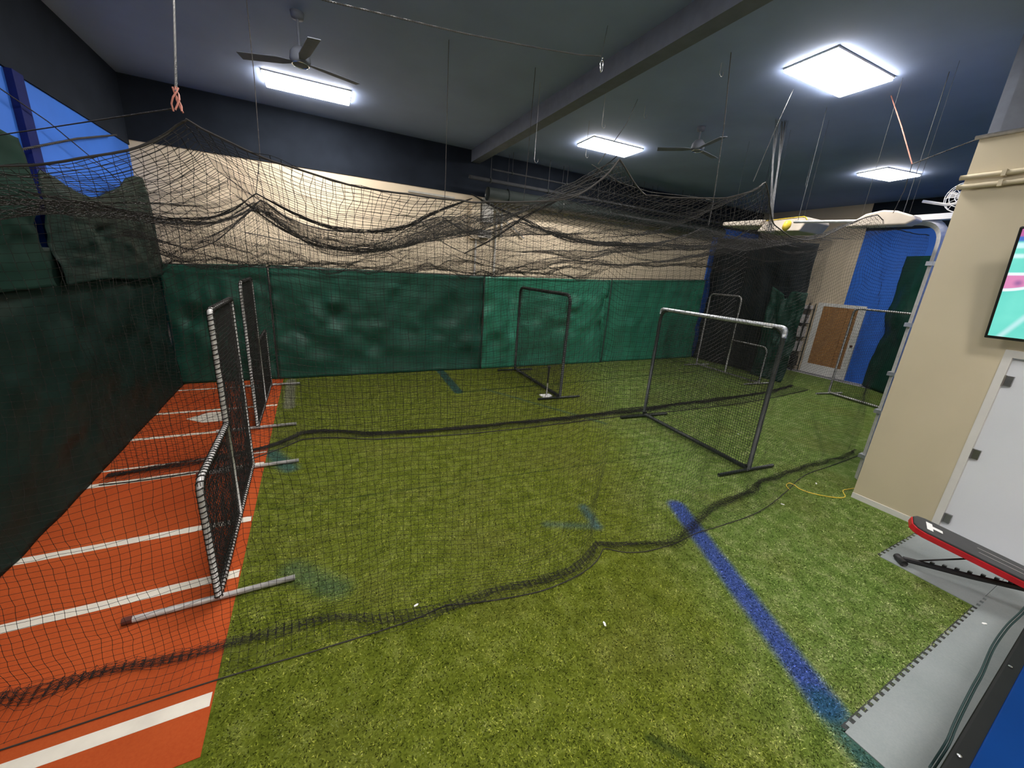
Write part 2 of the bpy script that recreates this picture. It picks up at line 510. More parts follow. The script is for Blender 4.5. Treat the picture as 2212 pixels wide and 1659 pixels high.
# loose blades standing out of the turf pile, thickest in the open part of the hall
def blades():
    r = np.random.default_rng(5)
    N = 420000
    u = r.random(N)
    Y = .2 + 8.8 * u ** 2.1
    X = -.66 + r.random(N) * np.minimum(6.7 + .7 * np.maximum(Y - 1.5, 0), 12)
    cl = np.sin(X * 31 + 3 * np.sin(Y * 17)) * np.sin(Y * 29 + 2 * np.sin(X * 23))
    ok = (X < 6.0) | (Y > 1.9)
    ok &= ~((Y < .49) & (X > 2.64)) & ~((Y < 1.15) & (X > 4.90)) & (X < 11.5) & (cl > -.75)
    Y2 = -.6 + r.random(36000) * .82; X2 = -1.4 + r.random(36000) * 4.02
    X = np.concatenate([X[ok], X2]); Y = np.concatenate([Y[ok], Y2])
    n = len(X); a = r.random(n) * 2 * pi; sc = (.7 + .6 * r.random(n)) * (1 + .10 * Y)
    wd = .0030 * sc; ln = .013 * sc; h = (.003 + .006 * r.random(n)) * sc
    c, s_ = np.cos(a), np.sin(a)
    V = np.zeros((n, 3, 3))
    V[:, 0] = np.stack([X - s_ * wd, Y + c * wd, 0 * X + .0005], 1)
    V[:, 1] = np.stack([X + s_ * wd, Y - c * wd, 0 * X + .0005], 1)
    V[:, 2] = np.stack([X + c * ln, Y + s_ * ln, h], 1)
    mb = MB(); mb.v.append(V.reshape(-1, 3)); mb.f3 = [np.arange(n * 3).reshape(-1, 3)]; mb.n = n * 3
    o = mb.build('turf_blades', M['turf_blades'])
    tag(o, 'short green and blond blades of the artificial turf pile', 'grass', kind='stuff')
blades()
struct('floor_concrete', MB().box((XL, YF, -.12), (XE + .2, YB + .1, -.051)), M['concrete'])
struct('floor_walkway', MB().box((XE - .5, 1.87, -.05), (XE, YB, -.004)), M['concrete'])

struct('wall_back', MB().box((XL, YB, -.1), (12.05, YB + .2, 4.16)), M['cream'])
struct('wall_back_blue', MB().box((12.05, YB, -.1), (XE, YB + .2, 4.4)), M['blue_wall'])
struct('wall_back_top', MB().box((XL, YB - .02, 4.16), (12.05, YB + .2, ZC)).box((12.05, YB - .02, 4.4), (XE, YB + .2, ZC)), M['black_paint'])
struct('wall_left', MB().box((XL - .2, YF, -.1), (XL, YB, 4.08)), M['blue_wall'])
struct('wall_left_top', MB().box((XL - .2, YF, 4.08), (XL + .02, YB, ZC)), M['black_paint'])
struct('trim_1', MB().box((XL, 6.26, 2.0), (XL + .06, 6.44, 4.08)), M['blue_dark'])
struct('wall_right', MB().box((XR, YF, -.1), (XR + .14, .0, 4.10)).box((XR, .0, 2.09), (XR + .14, 1.13, 4.10)).box((XR, 1.13, -.1), (XR + .14, 1.87, 4.10)), M['tan'])
struct('wall_right_top', MB().box((XR + .0, YF, 4.10), (XR + .14, 1.75, ZC)), M['beam'])
struct('wall_front', MB().box((XL - .2, YF - .2, -.1), (XR + .2, YF, ZC)), M['cream'])
struct('wall_storage', MB().box((XR + .14, 1.67, -.1), (XE, 1.87, 4.1)), M['blue_wall'])
struct('wall_storage_top', MB().box((XR + .14, 1.67, 4.1), (XE, 1.87, ZC)), M['beam'])
struct('ceiling', MB().box((XL - .2, YF - .2, ZC), (XE + .2, YB + .2, ZC + .1)), M['ceiling'])
# end wall: cream near the back, blue beyond the doors, black band on top
struct('wall_end', MB().box((XE, 6.15, -.1), (XE + .2, YB, ZC)), M['cream'])
struct('wall_end_blue', MB().box((XE, 1.87, -.1), (XE + .2, 6.15, 4.35)), M['blue_wall'])
struct('wall_end_top', MB().box((XE - .02, 1.87, 4.35), (XE + .2, 6.15, ZC)), M['black_paint'])
# deep roof beam
struct('trim_2', MB().box((3.42, -2.9, 4.84), (3.62, YB - .03, ZC)), M['beam'])
# baseboard of the tan wall
struct('baseboard_right', MB().box((XR - .012, 1.13, 0), (XR, 1.87, .07)).box((XR - .012, -2.9, 0), (XR, -.02, .07)), M['trim_white'])
# door in the tan wall
d = MB().box((XR + .03, .03, .01), (XR + .075, 1.08, 2.03)).build('door_1', M['white_paint'])
d['kind'] = 'structure'
MB().box((XR - .02, 1.08, 0), (XR + .13, 1.14, 2.10)).box((XR - .02, -.05, 0), (XR + .13, .03, 2.10)).box((XR - .02, .03, 2.03), (XR + .13, 1.08, 2.10)).build('door_frame', M['trim_white'], d)
for z in (.22, 1.0, 1.80):
    hb = MB().box((XR + .0, 1.02, z - .05), (XR + .035, 1.082, z + .05))
    hb.tube([(XR + .0, 1.078, z - .055), (XR + .0, 1.078, z + .055)], .011, 8)
    hb.build('hinge', M['hinge'], d)
MB().lathe([(.0, 0), (.03, 0), (.028, .02), (.02, .035), (.0, .04)], 16).build('door_knob', M['silver'], d).matrix_world = Matrix.Translation((XR + .03, .12, .95)) @ Matrix.Rotation(-pi / 2, 4, 'Y')

# horizontal pipes high on the tan wall
for z, r in ((3.745, .024), (3.655, .024)):
    o = MB().tube(fillet([(XR - .035, -2.8, z), (XR - .035, 1.82, z), (XR - .035, 1.90, z)], .02), r, 10).build('wall_conduit', M['tan'], smooth=True)
    tag(o, 'upper of two tan painted conduits running along the tan wall' if z > 3.7 else 'lower of two tan painted conduits running along the tan wall', 'conduit', 'conduits on the tan wall')
    for y in (-1.4, .1, 1.6):
        MB().box((XR - .066, y - .015, z - .03), (XR, y + .015, z + .03)).build('clip', M['tan'], o)
# capping pipe at the top edge of the tan wall
o = MB().tube([(XR - .01, -2.8, 4.115), (XR - .01, 1.9, 4.115)], .02, 8).build('top_rail', M['grey_pipe'], smooth=True)
tag(o, 'thin grey rail along the top edge of the tan wall', 'rail')

# ------------------------------------------------------------------ foam mats with jigsaw teeth
def toothed(p0, p1, out, n_t, dep=.022):
    """edge from p0 to p1 with square teeth pointing along out"""
    p0 = np.array(p0, float); p1 = np.array(p1, float); out = np.array(out, float)
    pts = []
    for k in range(n_t):
        a = p0 + (p1 - p0) * (k / n_t); b = p0 + (p1 - p0) * ((k + .5) / n_t)
        pts += [tuple(a), tuple(b), tuple(b + out * dep), tuple(p0 + (p1 - p0) * ((k + 1) / n_t) + out * dep)]
    pts.append(tuple(p1))
    return pts
mats = [((2.66, .50), (4.002, -.75), 'grey foam floor mat nearest the blue line end, toothed against the turf'),
        ((4.003, .50), (5.20, -.75), 'grey foam floor mat in the middle, reaching the inner corner of the turf'),
        ((5.201, .50), (6.06, -.75), 'grey foam floor mat in front of the white door'),
        ((4.93, 1.17), (6.06, .503), 'grey foam floor mat under the raised end of the exercise bench'),
        ((2.66, -.753), (4.0, -2.0), 'grey foam floor mat behind the blue table, outer one'),
        ((4.003, -.753), (6.06, -2.0), 'grey foam floor mat behind the blue table by the wall')]
for i, ((x0, y0), (x1, y1), lab) in enumerate(mats):
    pts = [(x1, y1), (x0, y1), (x0, y0), (x1, y0)]
    if i in (0, 1, 3):
        top = toothed((x0 + .02, y0 - .018), (x1 - .001, y0 - .018), (0, 1), int((x1 - x0) / .078))
        pts = [(x1, y1), (x0, y1), (x0, y0 - .018)] + top + [(x1, y0 - .018)]
    o = MB().poly(pts[::-1], 'z', -.05, .006).build('foam_mat', M['mat'])
    tag(o, lab, 'floor mat', 'grey foam floor mats')

# strip of black underlay that shows between the teeth
o = MB().box((2.68, .482, -.03), (4.93, .512, .0035)).build('mat_underlay', M['black_rubber'])
tag(o, 'black strip showing between the teeth of the front foam mats', 'underlay')
o = MB().box((4.95, 1.152, -.03), (6.04, 1.182, .0035)).build('mat_underlay', M['black_rubber'])
tag(o, 'black strip showing between the teeth of the mat under the bench', 'underlay')

# ------------------------------------------------------------------ red batting strip with lines and plate
red = MB().box((XL + .02, 1.86, .0002), (-.675, 9.12, .0035)).build('red_batting_turf', M['red_turf'])
tag(red, 'long red turf strip beside the dark tarp, marked with white lines', 'turf strip')
def line(x0, x1, y, wd, skew=0.0):
    v = [(x0, y - wd / 2), (x1, y - wd / 2 + skew), (x1, y + wd / 2 + skew), (x0, y + wd / 2)]
    return MB().poly(v, 'z', .003, .0045).build('white_line', M['plate_white'], red)
for y, wd in ((2.17, .085), (3.22, .09), (3.99, .085), (5.18, .085), (5.52, .035), (6.42, .07), (7.42, .07), (8.68, .06)):
    line(XL + .03, -.685, y, wd)
MB().poly([(-1.86, 7.08), (-1.62, 6.86), (-1.33, 6.86), (-1.33, 7.30), (-1.62, 7.30)], 'z', .003, .0055).build('home_plate', M['plate_white'], red)

# scraps on the floor
for x, y, a, lab in ((.55, 2.36, .3, 'tiny white scrap on the turf near the left end of the gathered net hem'),
                (1.80, 1.65, 1.2, 'small white scrap alone on the open turf before the front net'),
                (4.96, 2.11, 2.0, 'white scrap on the turf left of the yellow cord'),
                (6.0, 2.24, .6, 'white scrap on the turf behind the yellow cord'),
                (4.72, .40, 2.6, 'white scrap on the grey foam mats'),
                (6.62, 3.78, 1.8, 'white scrap behind the wide net screen')):
    z0 = .007 if x == 4.72 else .001
    m = Matrix.Translation((x, y, z0)) @ Matrix.Rotation(a, 4, 'Z')
    o = MB().poly([(-.022, -.006), (.004, -.009), (.02, .0), (.012, .009), (-.018, .006)], 'z', 0, .005).build('paper_scrap', M['white_print'])
    o.matrix_world = m
    tag(o, lab, 'scrap', 'white scraps on the floor')

# ------------------------------------------------------------------ tarps
def tarp(name, path, z0f, z1f, mat, label, seed, nz=46, fold=.05, thick=.006, step=.05, cat='tarp', group=None, foot=.05, off=None):
    """hanging vinyl sheet: path is a polyline of (x, y); z0f / z1f give bottom / top along it (0..1)"""
    P = resample([(p[0], p[1], 0) for p in path], step)
    n = len(P); t = np.linspace(0, 1, n)
    T = np.gradient(P, axis=0); T /= np.linalg.norm(T, axis=1)[:, None]
    N = np.stack([-T[:, 1], T[:, 0], np.zeros(n)], 1)
    v = np.linspace(0, 1, nz)
    z0 = z0f(t)[:, None]; z1 = z1f(t)[:, None]
    Z = z0 + (z1 - z0) * v[None]
    r = smooth_noise(n, nz, 9, fold, seed) + smooth_noise(n, nz, 4, fold * .35, seed + 1)
    drape = np.sin(t * 40 + seed)[:, None] * fold * .35 * (1 - .4 * v[None])
    D = (r + drape) * (.25 + .75 * np.sin(np.clip(v, 0, 1) * pi))[None] + foot * np.exp(-v * 14)[None]
    G = P[:, None, :] + N[:, None, :] * D[..., None]
    G[..., 2] = Z
    o = MB().grid(G).build(name, mat, smooth=True)
    s = o.modifiers.new('thickness', 'SOLIDIFY'); s.thickness = thick; s.offset = 0
    tag(o, label, cat, group)
    return o
lin = lambda a, b: (lambda t: a + (b - a) * t)
con = lambda a: (lambda t: np.full_like(t, a))
GT = 'green tarps along the back wall'
# paths run right to left along the back wall so the folds come out towards the hall
tarp('vinyl_tarp', [(-.78, 9.17), (-2.42, 9.17)], con(.012), lin(2.315, 2.22), M['tarp_green_dark'],
     'dark green vinyl tarp on the back wall at the left corner', 3, fold=.03, group=GT, foot=.03)
tarp('vinyl_tarp', [(3.82, 9.16), (-.74, 9.16)], con(.012), lin(2.36, 2.315), M['tarp_green_dark'],
     'wide dark green vinyl tarp on the back wall left of the electrical conduits', 11, fold=.035, group=GT)
tarp('vinyl_tarp', [(7.80, 9.15), (3.83, 9.15)], con(.012), lin(2.47, 2.36), M['tarp_green'],
     'brighter green creased vinyl tarp on the back wall behind the tall net screen', 23, fold=.04, group=GT)
tarp('vinyl_tarp', [(12.0, 9.19), (7.70, 9.19)], con(.012), lin(2.68, 2.47), M['tarp_green'],
     'green vinyl tarp on the back wall at the right, beside the navy curtain', 31, fold=.03, group=GT)
for x in (-.76, 3.80, 7.82):  # the leftmost one is a black strip in place of the seam's shadow
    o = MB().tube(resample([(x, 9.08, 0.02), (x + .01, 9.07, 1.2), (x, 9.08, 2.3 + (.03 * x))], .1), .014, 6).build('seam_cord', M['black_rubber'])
    tag(o, {-.76: 'black strip standing in for the shadow at the seam of the two left dark green tarps', 3.80: 'black cord seam where the dark green tarp meets the bright one',
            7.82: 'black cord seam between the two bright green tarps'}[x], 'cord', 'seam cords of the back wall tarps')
o = MB().tube(resample([(-2.42, 9.10, 2.225), (3.8, 9.09, 2.365), (12.0, 9.09, 2.69)], .3), .012, 6).build('tarp_cord', M['rope_black'])
tag(o, 'black cord along the top edge of the green tarps on the back wall', 'cord')

# left side
def lowtop(t): return 2.13 + .03 * np.sin(t * 9)
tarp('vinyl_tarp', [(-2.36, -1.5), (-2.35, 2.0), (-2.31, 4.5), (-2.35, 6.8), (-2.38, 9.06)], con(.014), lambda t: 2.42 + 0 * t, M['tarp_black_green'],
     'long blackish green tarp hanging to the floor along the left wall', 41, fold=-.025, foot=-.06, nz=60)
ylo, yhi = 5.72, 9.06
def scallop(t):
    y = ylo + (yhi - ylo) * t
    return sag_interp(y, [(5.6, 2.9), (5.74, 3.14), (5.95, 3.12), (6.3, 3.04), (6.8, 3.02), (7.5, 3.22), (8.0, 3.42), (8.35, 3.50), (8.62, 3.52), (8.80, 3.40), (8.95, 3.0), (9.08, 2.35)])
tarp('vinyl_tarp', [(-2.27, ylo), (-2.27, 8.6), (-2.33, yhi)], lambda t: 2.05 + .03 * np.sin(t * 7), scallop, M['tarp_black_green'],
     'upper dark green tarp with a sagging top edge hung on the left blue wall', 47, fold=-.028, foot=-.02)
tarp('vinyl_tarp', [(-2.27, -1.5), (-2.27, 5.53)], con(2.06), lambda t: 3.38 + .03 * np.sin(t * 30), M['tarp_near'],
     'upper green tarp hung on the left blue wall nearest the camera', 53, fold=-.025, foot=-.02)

# navy curtain across the far end of the cages, green piece beside it, green curtain by the storage wall
tarp('backstop_curtain', [(12.10, 9.12), (12.2, 7.6), (12.05, 6.05)], con(.02), lin(4.05, 3.78), M['tarp_navy'],
     'tall navy black curtain closing the far end of the cages', 61, fold=-.045, foot=-.08, cat='curtain')
def notch(t): return np.interp(t, [0, .38, .42, .50, .56, .62, 1], [2.62, 2.42, 2.30, 2.33, 2.50, 2.52, 2.50])
tarp('vinyl_tarp', [(11.86, 6.85), (11.82, 6.35), (11.78, 5.88)], con(.02), notch, M['tarp_mid'],
     'narrow green tarp with a notched top at the open end of the navy curtain', 67, fold=-.06, foot=-.08, step=.03)
tarp('side_curtain', [(8.7, 2.25), (11.0, 2.55), (13.2, 3.5), (14.2, 4.98)], con(.02), lin(3.45, 3.62), M['tarp_mid'],
     'gathered green curtain hanging behind the steel door track', 71, fold=.045, foot=.02, nz=50, cat='curtain')

# ------------------------------------------------------------------ nets
CELL = .047
def interp(x, pts): return np.interp(x, [p[0] for p in pts], [p[1] for p in pts])
def rope_obj(name, pts, r, mat, parent=None, n=6, step=.06):
    return MB().tube(resample(pts, step), r, n).build(name, mat, parent)

def curtain_net(label, x0, x1, ybase, ztop, pile, seed, rope_y, bunch=.8, cell=CELL, belly=.05, r=.00115, knot=.0031):
    """a net hanging from a rope and lying in folds on the floor"""
    n = int((x1 - x0) / cell) + 1
    xs = np.linspace(x0, x1, n)
    zt = ztop(xs); yb = ybase(xs); pl = pile(xs)
    m = int((zt.max() + pl.max()) / cell) + 2
    d = np.linspace(0, 1, m)[None] * (zt + pl)[:, None]
    h = zt[:, None] - d
    on = h < .012
    P = np.zeros((n, m, 3))
    k = np.clip(d / zt[:, None], 0, 1)
    P[..., 0] = xs[:, None] + smooth_noise(n, m, 5, .007, seed) + smooth_noise(n, m, 1.6, .0035, seed + 9)
    P[..., 1] = yb[:, None] + smooth_noise(n, m, 16, belly, seed + 1) * np.sin(k * pi * .8) + smooth_noise(n, m, 4, .008, seed + 2)
    e = np.clip(d - zt[:, None] + .012, 0, None)
    fw = np.clip(.075 + smooth_noise(n, 1, 7, .025, seed + 3), .04, .16)
    eb = (pl * bunch)[:, None]                      # length of net caught up in the bunched band
    tri = 1 - np.abs(((np.minimum(e, eb) / fw) % 2) - 1)
    out = np.clip(e - eb, 0, None) / np.clip(pl[:, None] - eb, .01, None)
    lay = np.floor(np.minimum(e, eb) / fw)
    yr = (yb - rope_y(xs))[:, None]                 # how far in front of the hanging line the hem rope lies
    P[..., 1] -= np.where(on, tri * fw * (1 - out) + out * yr, 0)
    P[..., 2] = np.where(on, .012 + .006 * np.minimum(lay, 3) + .004 * np.abs(smooth_noise(n, m, 3, 1.0, seed + 4)), h + smooth_noise(n, m, 2, .003, seed + 6))
    P[..., 2] = np.maximum(P[..., 2], .006)
    mb = MB().strands(P, r).strands(P.transpose(1, 0, 2).copy(), r).knots(P, knot)
    o = mb.build('cage_net', M['net'])
    tag(o, label, 'net')
    return o, P

# front net: top rope hangs in bights from the ceiling cords
zA = [(-2.36, 2.72), (-1.05, 2.80), (-.69, 2.92), (-.47, 3.08), (-.34, 3.02), (-.16, 2.96), (.18, 2.89), (.73, 2.87), (1.02, 2.89), (1.42, 2.96), (1.68, 3.08),
      (1.88, 3.27), (2.12, 3.16), (2.80, 3.15), (3.18, 3.25), (3.47, 3.38), (3.80, 3.20), (4.2, 3.08), (4.6, 3.03), (5.3, 3.17), (6.05, 3.42), (6.33, 3.50), (6.6, 3.42), (6.95, 3.38), (8.0, 3.42)]
hemA = [(-2.36, 2.70), (-1.36, 2.64), (-.69, 2.56), (-.1, 2.48), (.38, 2.37), (.9, 2.29), (1.5, 2.24), (2.0, 2.30), (2.30, 2.42), (2.5, 2.30), (3.0, 2.18), (3.5, 2.28), (4.03, 2.46), (4.7, 2.50), (5.4, 2.60), (6.0, 2.64), (6.95, 2.60), (8.0, 2.62)]
ropeA = [(-2.36, 2.30), (-1.56, 2.29), (-.65, 2.28), (-.09, 2.25), (.52, 2.24), (.75, 2.27), (1.24, 2.14), (1.65, 2.10), (2.18, 2.21), (2.34, 2.33), (2.5, 2.19), (2.95, 2.10), (3.45, 2.13), (3.81, 2.11), (4.5, 2.12), (5.35, 2.27), (6.0, 2.42), (6.95, 2.46), (8.0, 2.5)]
pileA = [(-2.36, .85), (-1.2, .85), (-.3, .7), (.4, .55), (1.2, .6), (1.9, .75), (2.3, .75), (2.8, .6), (3.3, .55), (4.2, .85), (5.4, .7), (6.95, .5)]
ybA = lambda x: sag_interp(x, hemA)
fzA = lambda x: sag_interp(x, zA)
netA, PA = curtain_net('black net hanging nearest the camera, hem lying across the red and green turf', -2.17, 8.0, ybA, fzA, lambda x: interp(x, pileA), 101, lambda x: sag_interp(x, ropeA))
PA_top = PA[:, 0].copy()
rope_obj('top_rope', PA_top, .0055, M['rope_black'], netA)
# weighted hem rope on the floor in front of it
hem = PA[:, -1].copy(); hem[:, 2] = .012
hem[:, 1] = sag_interp(hem[:, 0], ropeA)
hem[:, 2] = .008
rope_obj('hem_rope', hem, .0045, M['rope_black'], netA)

zB = [(-2.36, 2.86), (-1.48, 2.80), (-1.11, 2.77), (-.75, 2.88), (-.47, 3.13), (-.11, 2.93), (.47, 2.86), (1.0, 2.94), (1.62, 3.17), (2.19, 2.98), (2.75, 3.24), (3.74, 3.08),
      (4.68, 3.10), (5.73, 3.22), (6.63, 3.55), (7.5, 3.42), (8.21, 3.86), (9.2, 3.7), (10.4, 3.75), (11.9, 3.80)]
hemB = [(-2.36, 5.45), (-1.2, 5.52), (-.6, 5.75), (-.29, 6.02), (.05, 5.98), (.6, 5.72), (1.25, 5.60), (1.98, 5.52), (3.8, 5.42), (5.2, 5.36), (7, 5.35), (9.2, 5.35), (11.9, 5.6)]
ropeB = [(-2.36, 5.19), (-1.85, 5.15), (-1.02, 5.24), (-.6, 5.5), (-.29, 5.77), (.01, 5.75), (.6, 5.5), (1.25, 5.36), (1.96, 5.25), (3.6, 5.16), (5.2, 5.12), (6.81, 5.0), (9.18, 4.98), (11.9, 5.2)]
ybB = lambda x: sag_interp(x, hemB)
fzB = lambda x: sag_interp(x, zB)
netB, PB = curtain_net('black net hanging between the first and second cages, behind the wide screen', -2.17, 11.7, ybB, fzB, lambda x: interp(x, [(-2.36, .9), (0, 1.5), (3, 1.5), (6, 1.6), (12, 1.3)]), 131, lambda x: sag_interp(x, ropeB), r=.0017, belly=.08)
rope_obj('top_rope', PB[:, 0], .007, M['rope_black'], netB)
hem = PB[:, -1].copy(); hem[:, 2] = .012; hem[:, 1] = sag_interp(hem[:, 0], ropeB)
rope_obj('hem_rope', hem, .007, M['rope_black'], netB)

# sagging roof nets
def roof_net(label, x0, x1, ya, yb, za, zb, sag, seed, cell=CELL, r=.0016, slack=1.0, rough=1.0):
    n = int((x1 - x0) / cell * slack) + 1
    xs = np.linspace(x0, x1, n)
    Ya = ya(xs); Yb = yb(xs)
    m = int((np.abs(Yb - Ya).max() * 1.06) / cell * slack) + 1
    t = np.linspace(0, 1, m)[None]
    Y = Ya[:, None] * (1 - t) + Yb[:, None] * t
    Z = za(xs)[:, None] * (1 - t) + zb(xs)[:, None] * t
    S = 4 * t * (1 - t)
    Z = Z - S * sag(xs)[:, None] + smooth_noise(n, m, 14, .035 * rough, seed) * S + smooth_noise(n, m, 3, .008 * rough, seed + 1)
    P = np.stack([xs[:, None] + smooth_noise(n, m, 4, .009, seed + 2), Y + smooth_noise(n, m, 4, .009, seed + 3), Z], -1)
    o = MB().strands(P, r).strands(P.transpose(1, 0, 2).copy(), r).knots(P, .0028).build('roof_net', M['net_roof'])
    tag(o, label, 'net', 'sagging roof nets over the cages')
    return o, P
zM = [(-2.36, 2.62), (-2.03, 2.68), (-1.41, 2.52), (-.65, 3.16), (.21, 2.66), (1.2, 2.82), (2.23, 3.34), (3.11, 2.92), (4.58, 3.0), (6.2, 3.12), (7.4, 2.98), (8.6, 3.2), (9.8, 3.42), (12.0, 3.3)]
fzM = lambda x: sag_interp(x, zM)
yM = lambda x: 7.2 + .12 * np.sin(x * 1.3)
r1, _ = roof_net('sagging roof net over the front cage between the first two net walls', -2.17, 6.95, ybA, ybB, fzA, fzB, lambda x: .16 + .10 * np.sin(x * 2.1 + 1), 151)
r2, P2 = roof_net('sagging roof net over the second cage behind the second net wall', -2.17, 11.95, ybB, yM, fzB, fzM, lambda x: .10 + .08 * np.sin(x * 1.7), 161)
rope_obj('gather_rope', P2[:, -1], .007, M['rope_black'], r2)
zW = [(-2.4, 2.36), (0, 2.38), (2, 2.42), (3.8, 2.44), (4.6, 2.7), (5.8, 2.95), (8, 2.9), (10, 3.1), (12, 3.25)]
r3, _ = roof_net('sagging roof net along the back wall reaching down to the green tarps', -2.2, 11.95, yM, lambda x: np.full_like(x, 8.95), fzM, lambda x: interp(x, zW), lambda x: .14 + .10 * np.sin(x * 1.1 + 2), 171, slack=1.25, rough=1.8)
r4, _ = roof_net('slack heap of roof net hanging low against the back wall over the green tarps', -2.2, 6.6, lambda x: yM(x) + .3, lambda x: np.full_like(x, 8.9), lambda x: 2.80 + .12 * np.sin(x * 2.3), lambda x: 2.34 + .03 * x + .05 * np.sin(x * 3), lambda x: .13 + .06 * np.sin(x * 2.1), 181, slack=1.5, rough=2.6, r=.0020)

# bights of gathered net hanging over the cages (thin bundles of twine)
def bundle(label, pts, rad, seed, strands=9, mat='net'):
    path = resample(sagline(pts), .04)
    mb = MB(); rr = np.random.default_rng(seed)
    for k in range(strands):
        ph = rr.uniform(0, 2 * pi); ra = rad * rr.uniform(.3, 1.0)
        t = np.linspace(0, 1, len(path)); env = (.25 + np.sin(t * pi)) * .9
        off = np.stack([np.sin(t * 20 + ph) * .3, np.cos(t * 13 + ph * 2), np.sin(t * 17 + ph * 3)], 1) * (ra * env)[:, None]
        mb.tube(path + off, .0028, 4, caps=False)
    o = mb.build('gathered_net', M[mat])
    tag(o, label, 'net', 'gathered net bights under the roof')
    return o
def sagline(pts):
    P = np.array(pts, float); xs = np.arange(len(P)); t = np.linspace(0, len(P) - 1, 12 * (len(P) - 1) + 1)
    out = []
    for k in range(3):
        d = np.diff(P[:, k]); m = np.concatenate([[d[0]], (d[:-1] + d[1:]) / 2, [d[-1]]])
        i = np.minimum(t.astype(int), len(P) - 2); f = t - i
        out.append((2*f**3 - 3*f**2 + 1) * P[i, k] + (f**3 - 2*f**2 + f) * m[i] + (-2*f**3 + 3*f**2) * P[i + 1, k] + (f**3 - f**2) * m[i + 1])
    return np.stack(out, 1)
bundle('thick dark gathered bight on the cream wall at the left corner tarp', [(-2.3, 5.3, 2.90), (-1.5, 5.3, 2.80), (-1.05, 5.3, 2.79), (-.75, 5.3, 2.90), (-.47, 5.3, 3.12)], .022, 1, 12)
bundle('gathered bight right of the first peak, below the long black top rope', [(-.47, 5.3, 3.12), (.05, 5.3, 2.90), (.5, 5.3, 2.85), (1.0, 5.3, 2.92), (1.5, 5.4, 3.18), (2.1, 5.6, 3.46)], .028, 2, 14)
bundle('diagonal gathered bight crossing at the knot under the black pipes', [(1.9, 5.3, 2.70), (2.3, 5.3, 2.92), (2.75, 5.3, 3.24), (3.2, 5.3, 3.50), (3.9, 5.4, 3.95), (4.5, 5.5, 4.4)], .022, 3, 12)
bundle('gathered bight falling right of the knot under the black pipes', [(1.95, 5.25, 3.45), (2.3, 5.25, 3.34), (2.75, 5.28, 3.24), (3.2, 5.3, 3.12), (3.7, 5.3, 3.03), (4.5, 5.3, 3.04), (5.4, 5.3, 3.14)], .026, 4, 14)
bundle('gathered bight over the navy curtain top', [(8.3, 5.5, 3.78), (9.2, 5.6, 3.45), (10.3, 5.7, 3.40), (11.8, 5.8, 3.6)], .03, 5, 10)
# long slack line looping below the roof net on the cream wall
for pts, lab in (([(-1.0, 8.6, 2.85), (.2, 8.6, 2.72), (1.2, 8.5, 2.85), (2.05, 8.3, 3.35)], 'slack black line looping over the cream wall left of the conduits'),
                 ([(2.05, 8.3, 3.35), (2.5, 8.3, 3.0), (3.2, 8.4, 2.78), (4.0, 8.4, 2.62)], 'slack black line dropping from the knot to the tarp edge'),
                 ([(3.7, 8.9, 2.36), (4.6, 8.9, 2.62), (5.6, 8.9, 2.92), (6.6, 8.9, 2.98), (7.6, 8.9, 2.96)], 'slack black line rising right from the tarp top')):
    o = MB().tube(resample(sagline(pts), .06), .008, 5).build('slack_line', M['rope_black'])
    tag(o, lab, 'rope', 'slack lines in front of the cream wall')

# grey gathered net strap that hangs in a V from the ceiling over the end of the front cage
mb = MB()
for k in range(10):
    a = rng.uniform(-1, 1); b = rng.uniform(-1, 1)
    mb.tube(resample(sagline([(6.85 + .05 * a, 4.40 + .05 * b, ZC), (6.3 + .02 * a, 4.0, 4.35), (5.75 + .03 * b, 3.6, 3.65 + .02 * a), (5.6 + .09 * a, 3.45, 3.25)]), .08), .003, 4)
    mb.tube(resample(sagline([(6.72 + .04 * a, 4.42 + .05 * b, ZC), (6.15 + .02 * a, 4.0, 4.35), (5.72 + .03 * b, 3.6, 3.65 + .02 * a), (5.6, 3.45, 3.4)]), .08), .002, 4)
o = mb.build('gathered_net', M['net_grey'])
tag(o, 'pale grey bundled net hanging in a narrow V from the ceiling', 'net')

# ------------------------------------------------------------------ ropes, cords and clips from the ceiling
def hanging(label, path, r=.006, mat='rope_light', clip_at=None, straight=False, cname='hanging_cord'):
    mb = MB(); twisted(mb, resample(path, .05), r, r * 7)
    o = mb.build(cname, M[mat]); tag(o, label, 'cord')
    if clip_at is not None:
        carabiner(clip_at, o)
    return o
def carabiner(p, parent=None, L=.085, rz=.3, r=.0045, label=None):
    a = np.linspace(0, 2 * pi, 25)[:-1]
    x = np.cos(a) * .018 * (1 + .25 * np.sin(a)); z = np.sin(a) * L / 2
    pts = np.stack([x * math.cos(rz), x * math.sin(rz), z], 1) + np.array(p)
    mb = MB().tube(pts, r, 8, closed=True)
    mb.tube([np.array(p) + (0, 0, L / 2), np.array(p) + (0, 0, L / 2 + .016)], r * 1.5, 8)
    o = mb.build('carabiner', M['silver'], parent, smooth=True)
    if parent is None: tag(o, label, 'clip')
    return o
c1 = hanging('twisted cord dropping from the ceiling at upper left, knotted with red line', [(-.73, 4.5, ZC), (-.62, 3.5, 3.96), (-.47, 2.42, 3.15)], .005)
kn = MB()
for k in range(4):
    kn.tube(helix([(-.472 - .002 * k, 2.435, 3.17), (-.462 - .006 * k, 2.42, 3.075)], .008 + .002 * k, .16, k * 1.6), .0036, 6)
kn.build('knot', M['rope_red'], c1)
hanging('long twisted cord sagging across the top of the picture to a silver clip', [(-.30, 3.3, 4.05), (.18, 3.2, 4.03), (1.08, 3.2, 4.115), (1.6, 3.2, 4.18), (2.08, 3.2, 4.25), (2.31, 3.2, 4.30)], .0048, clip_at=(2.325, 3.2, 4.235))
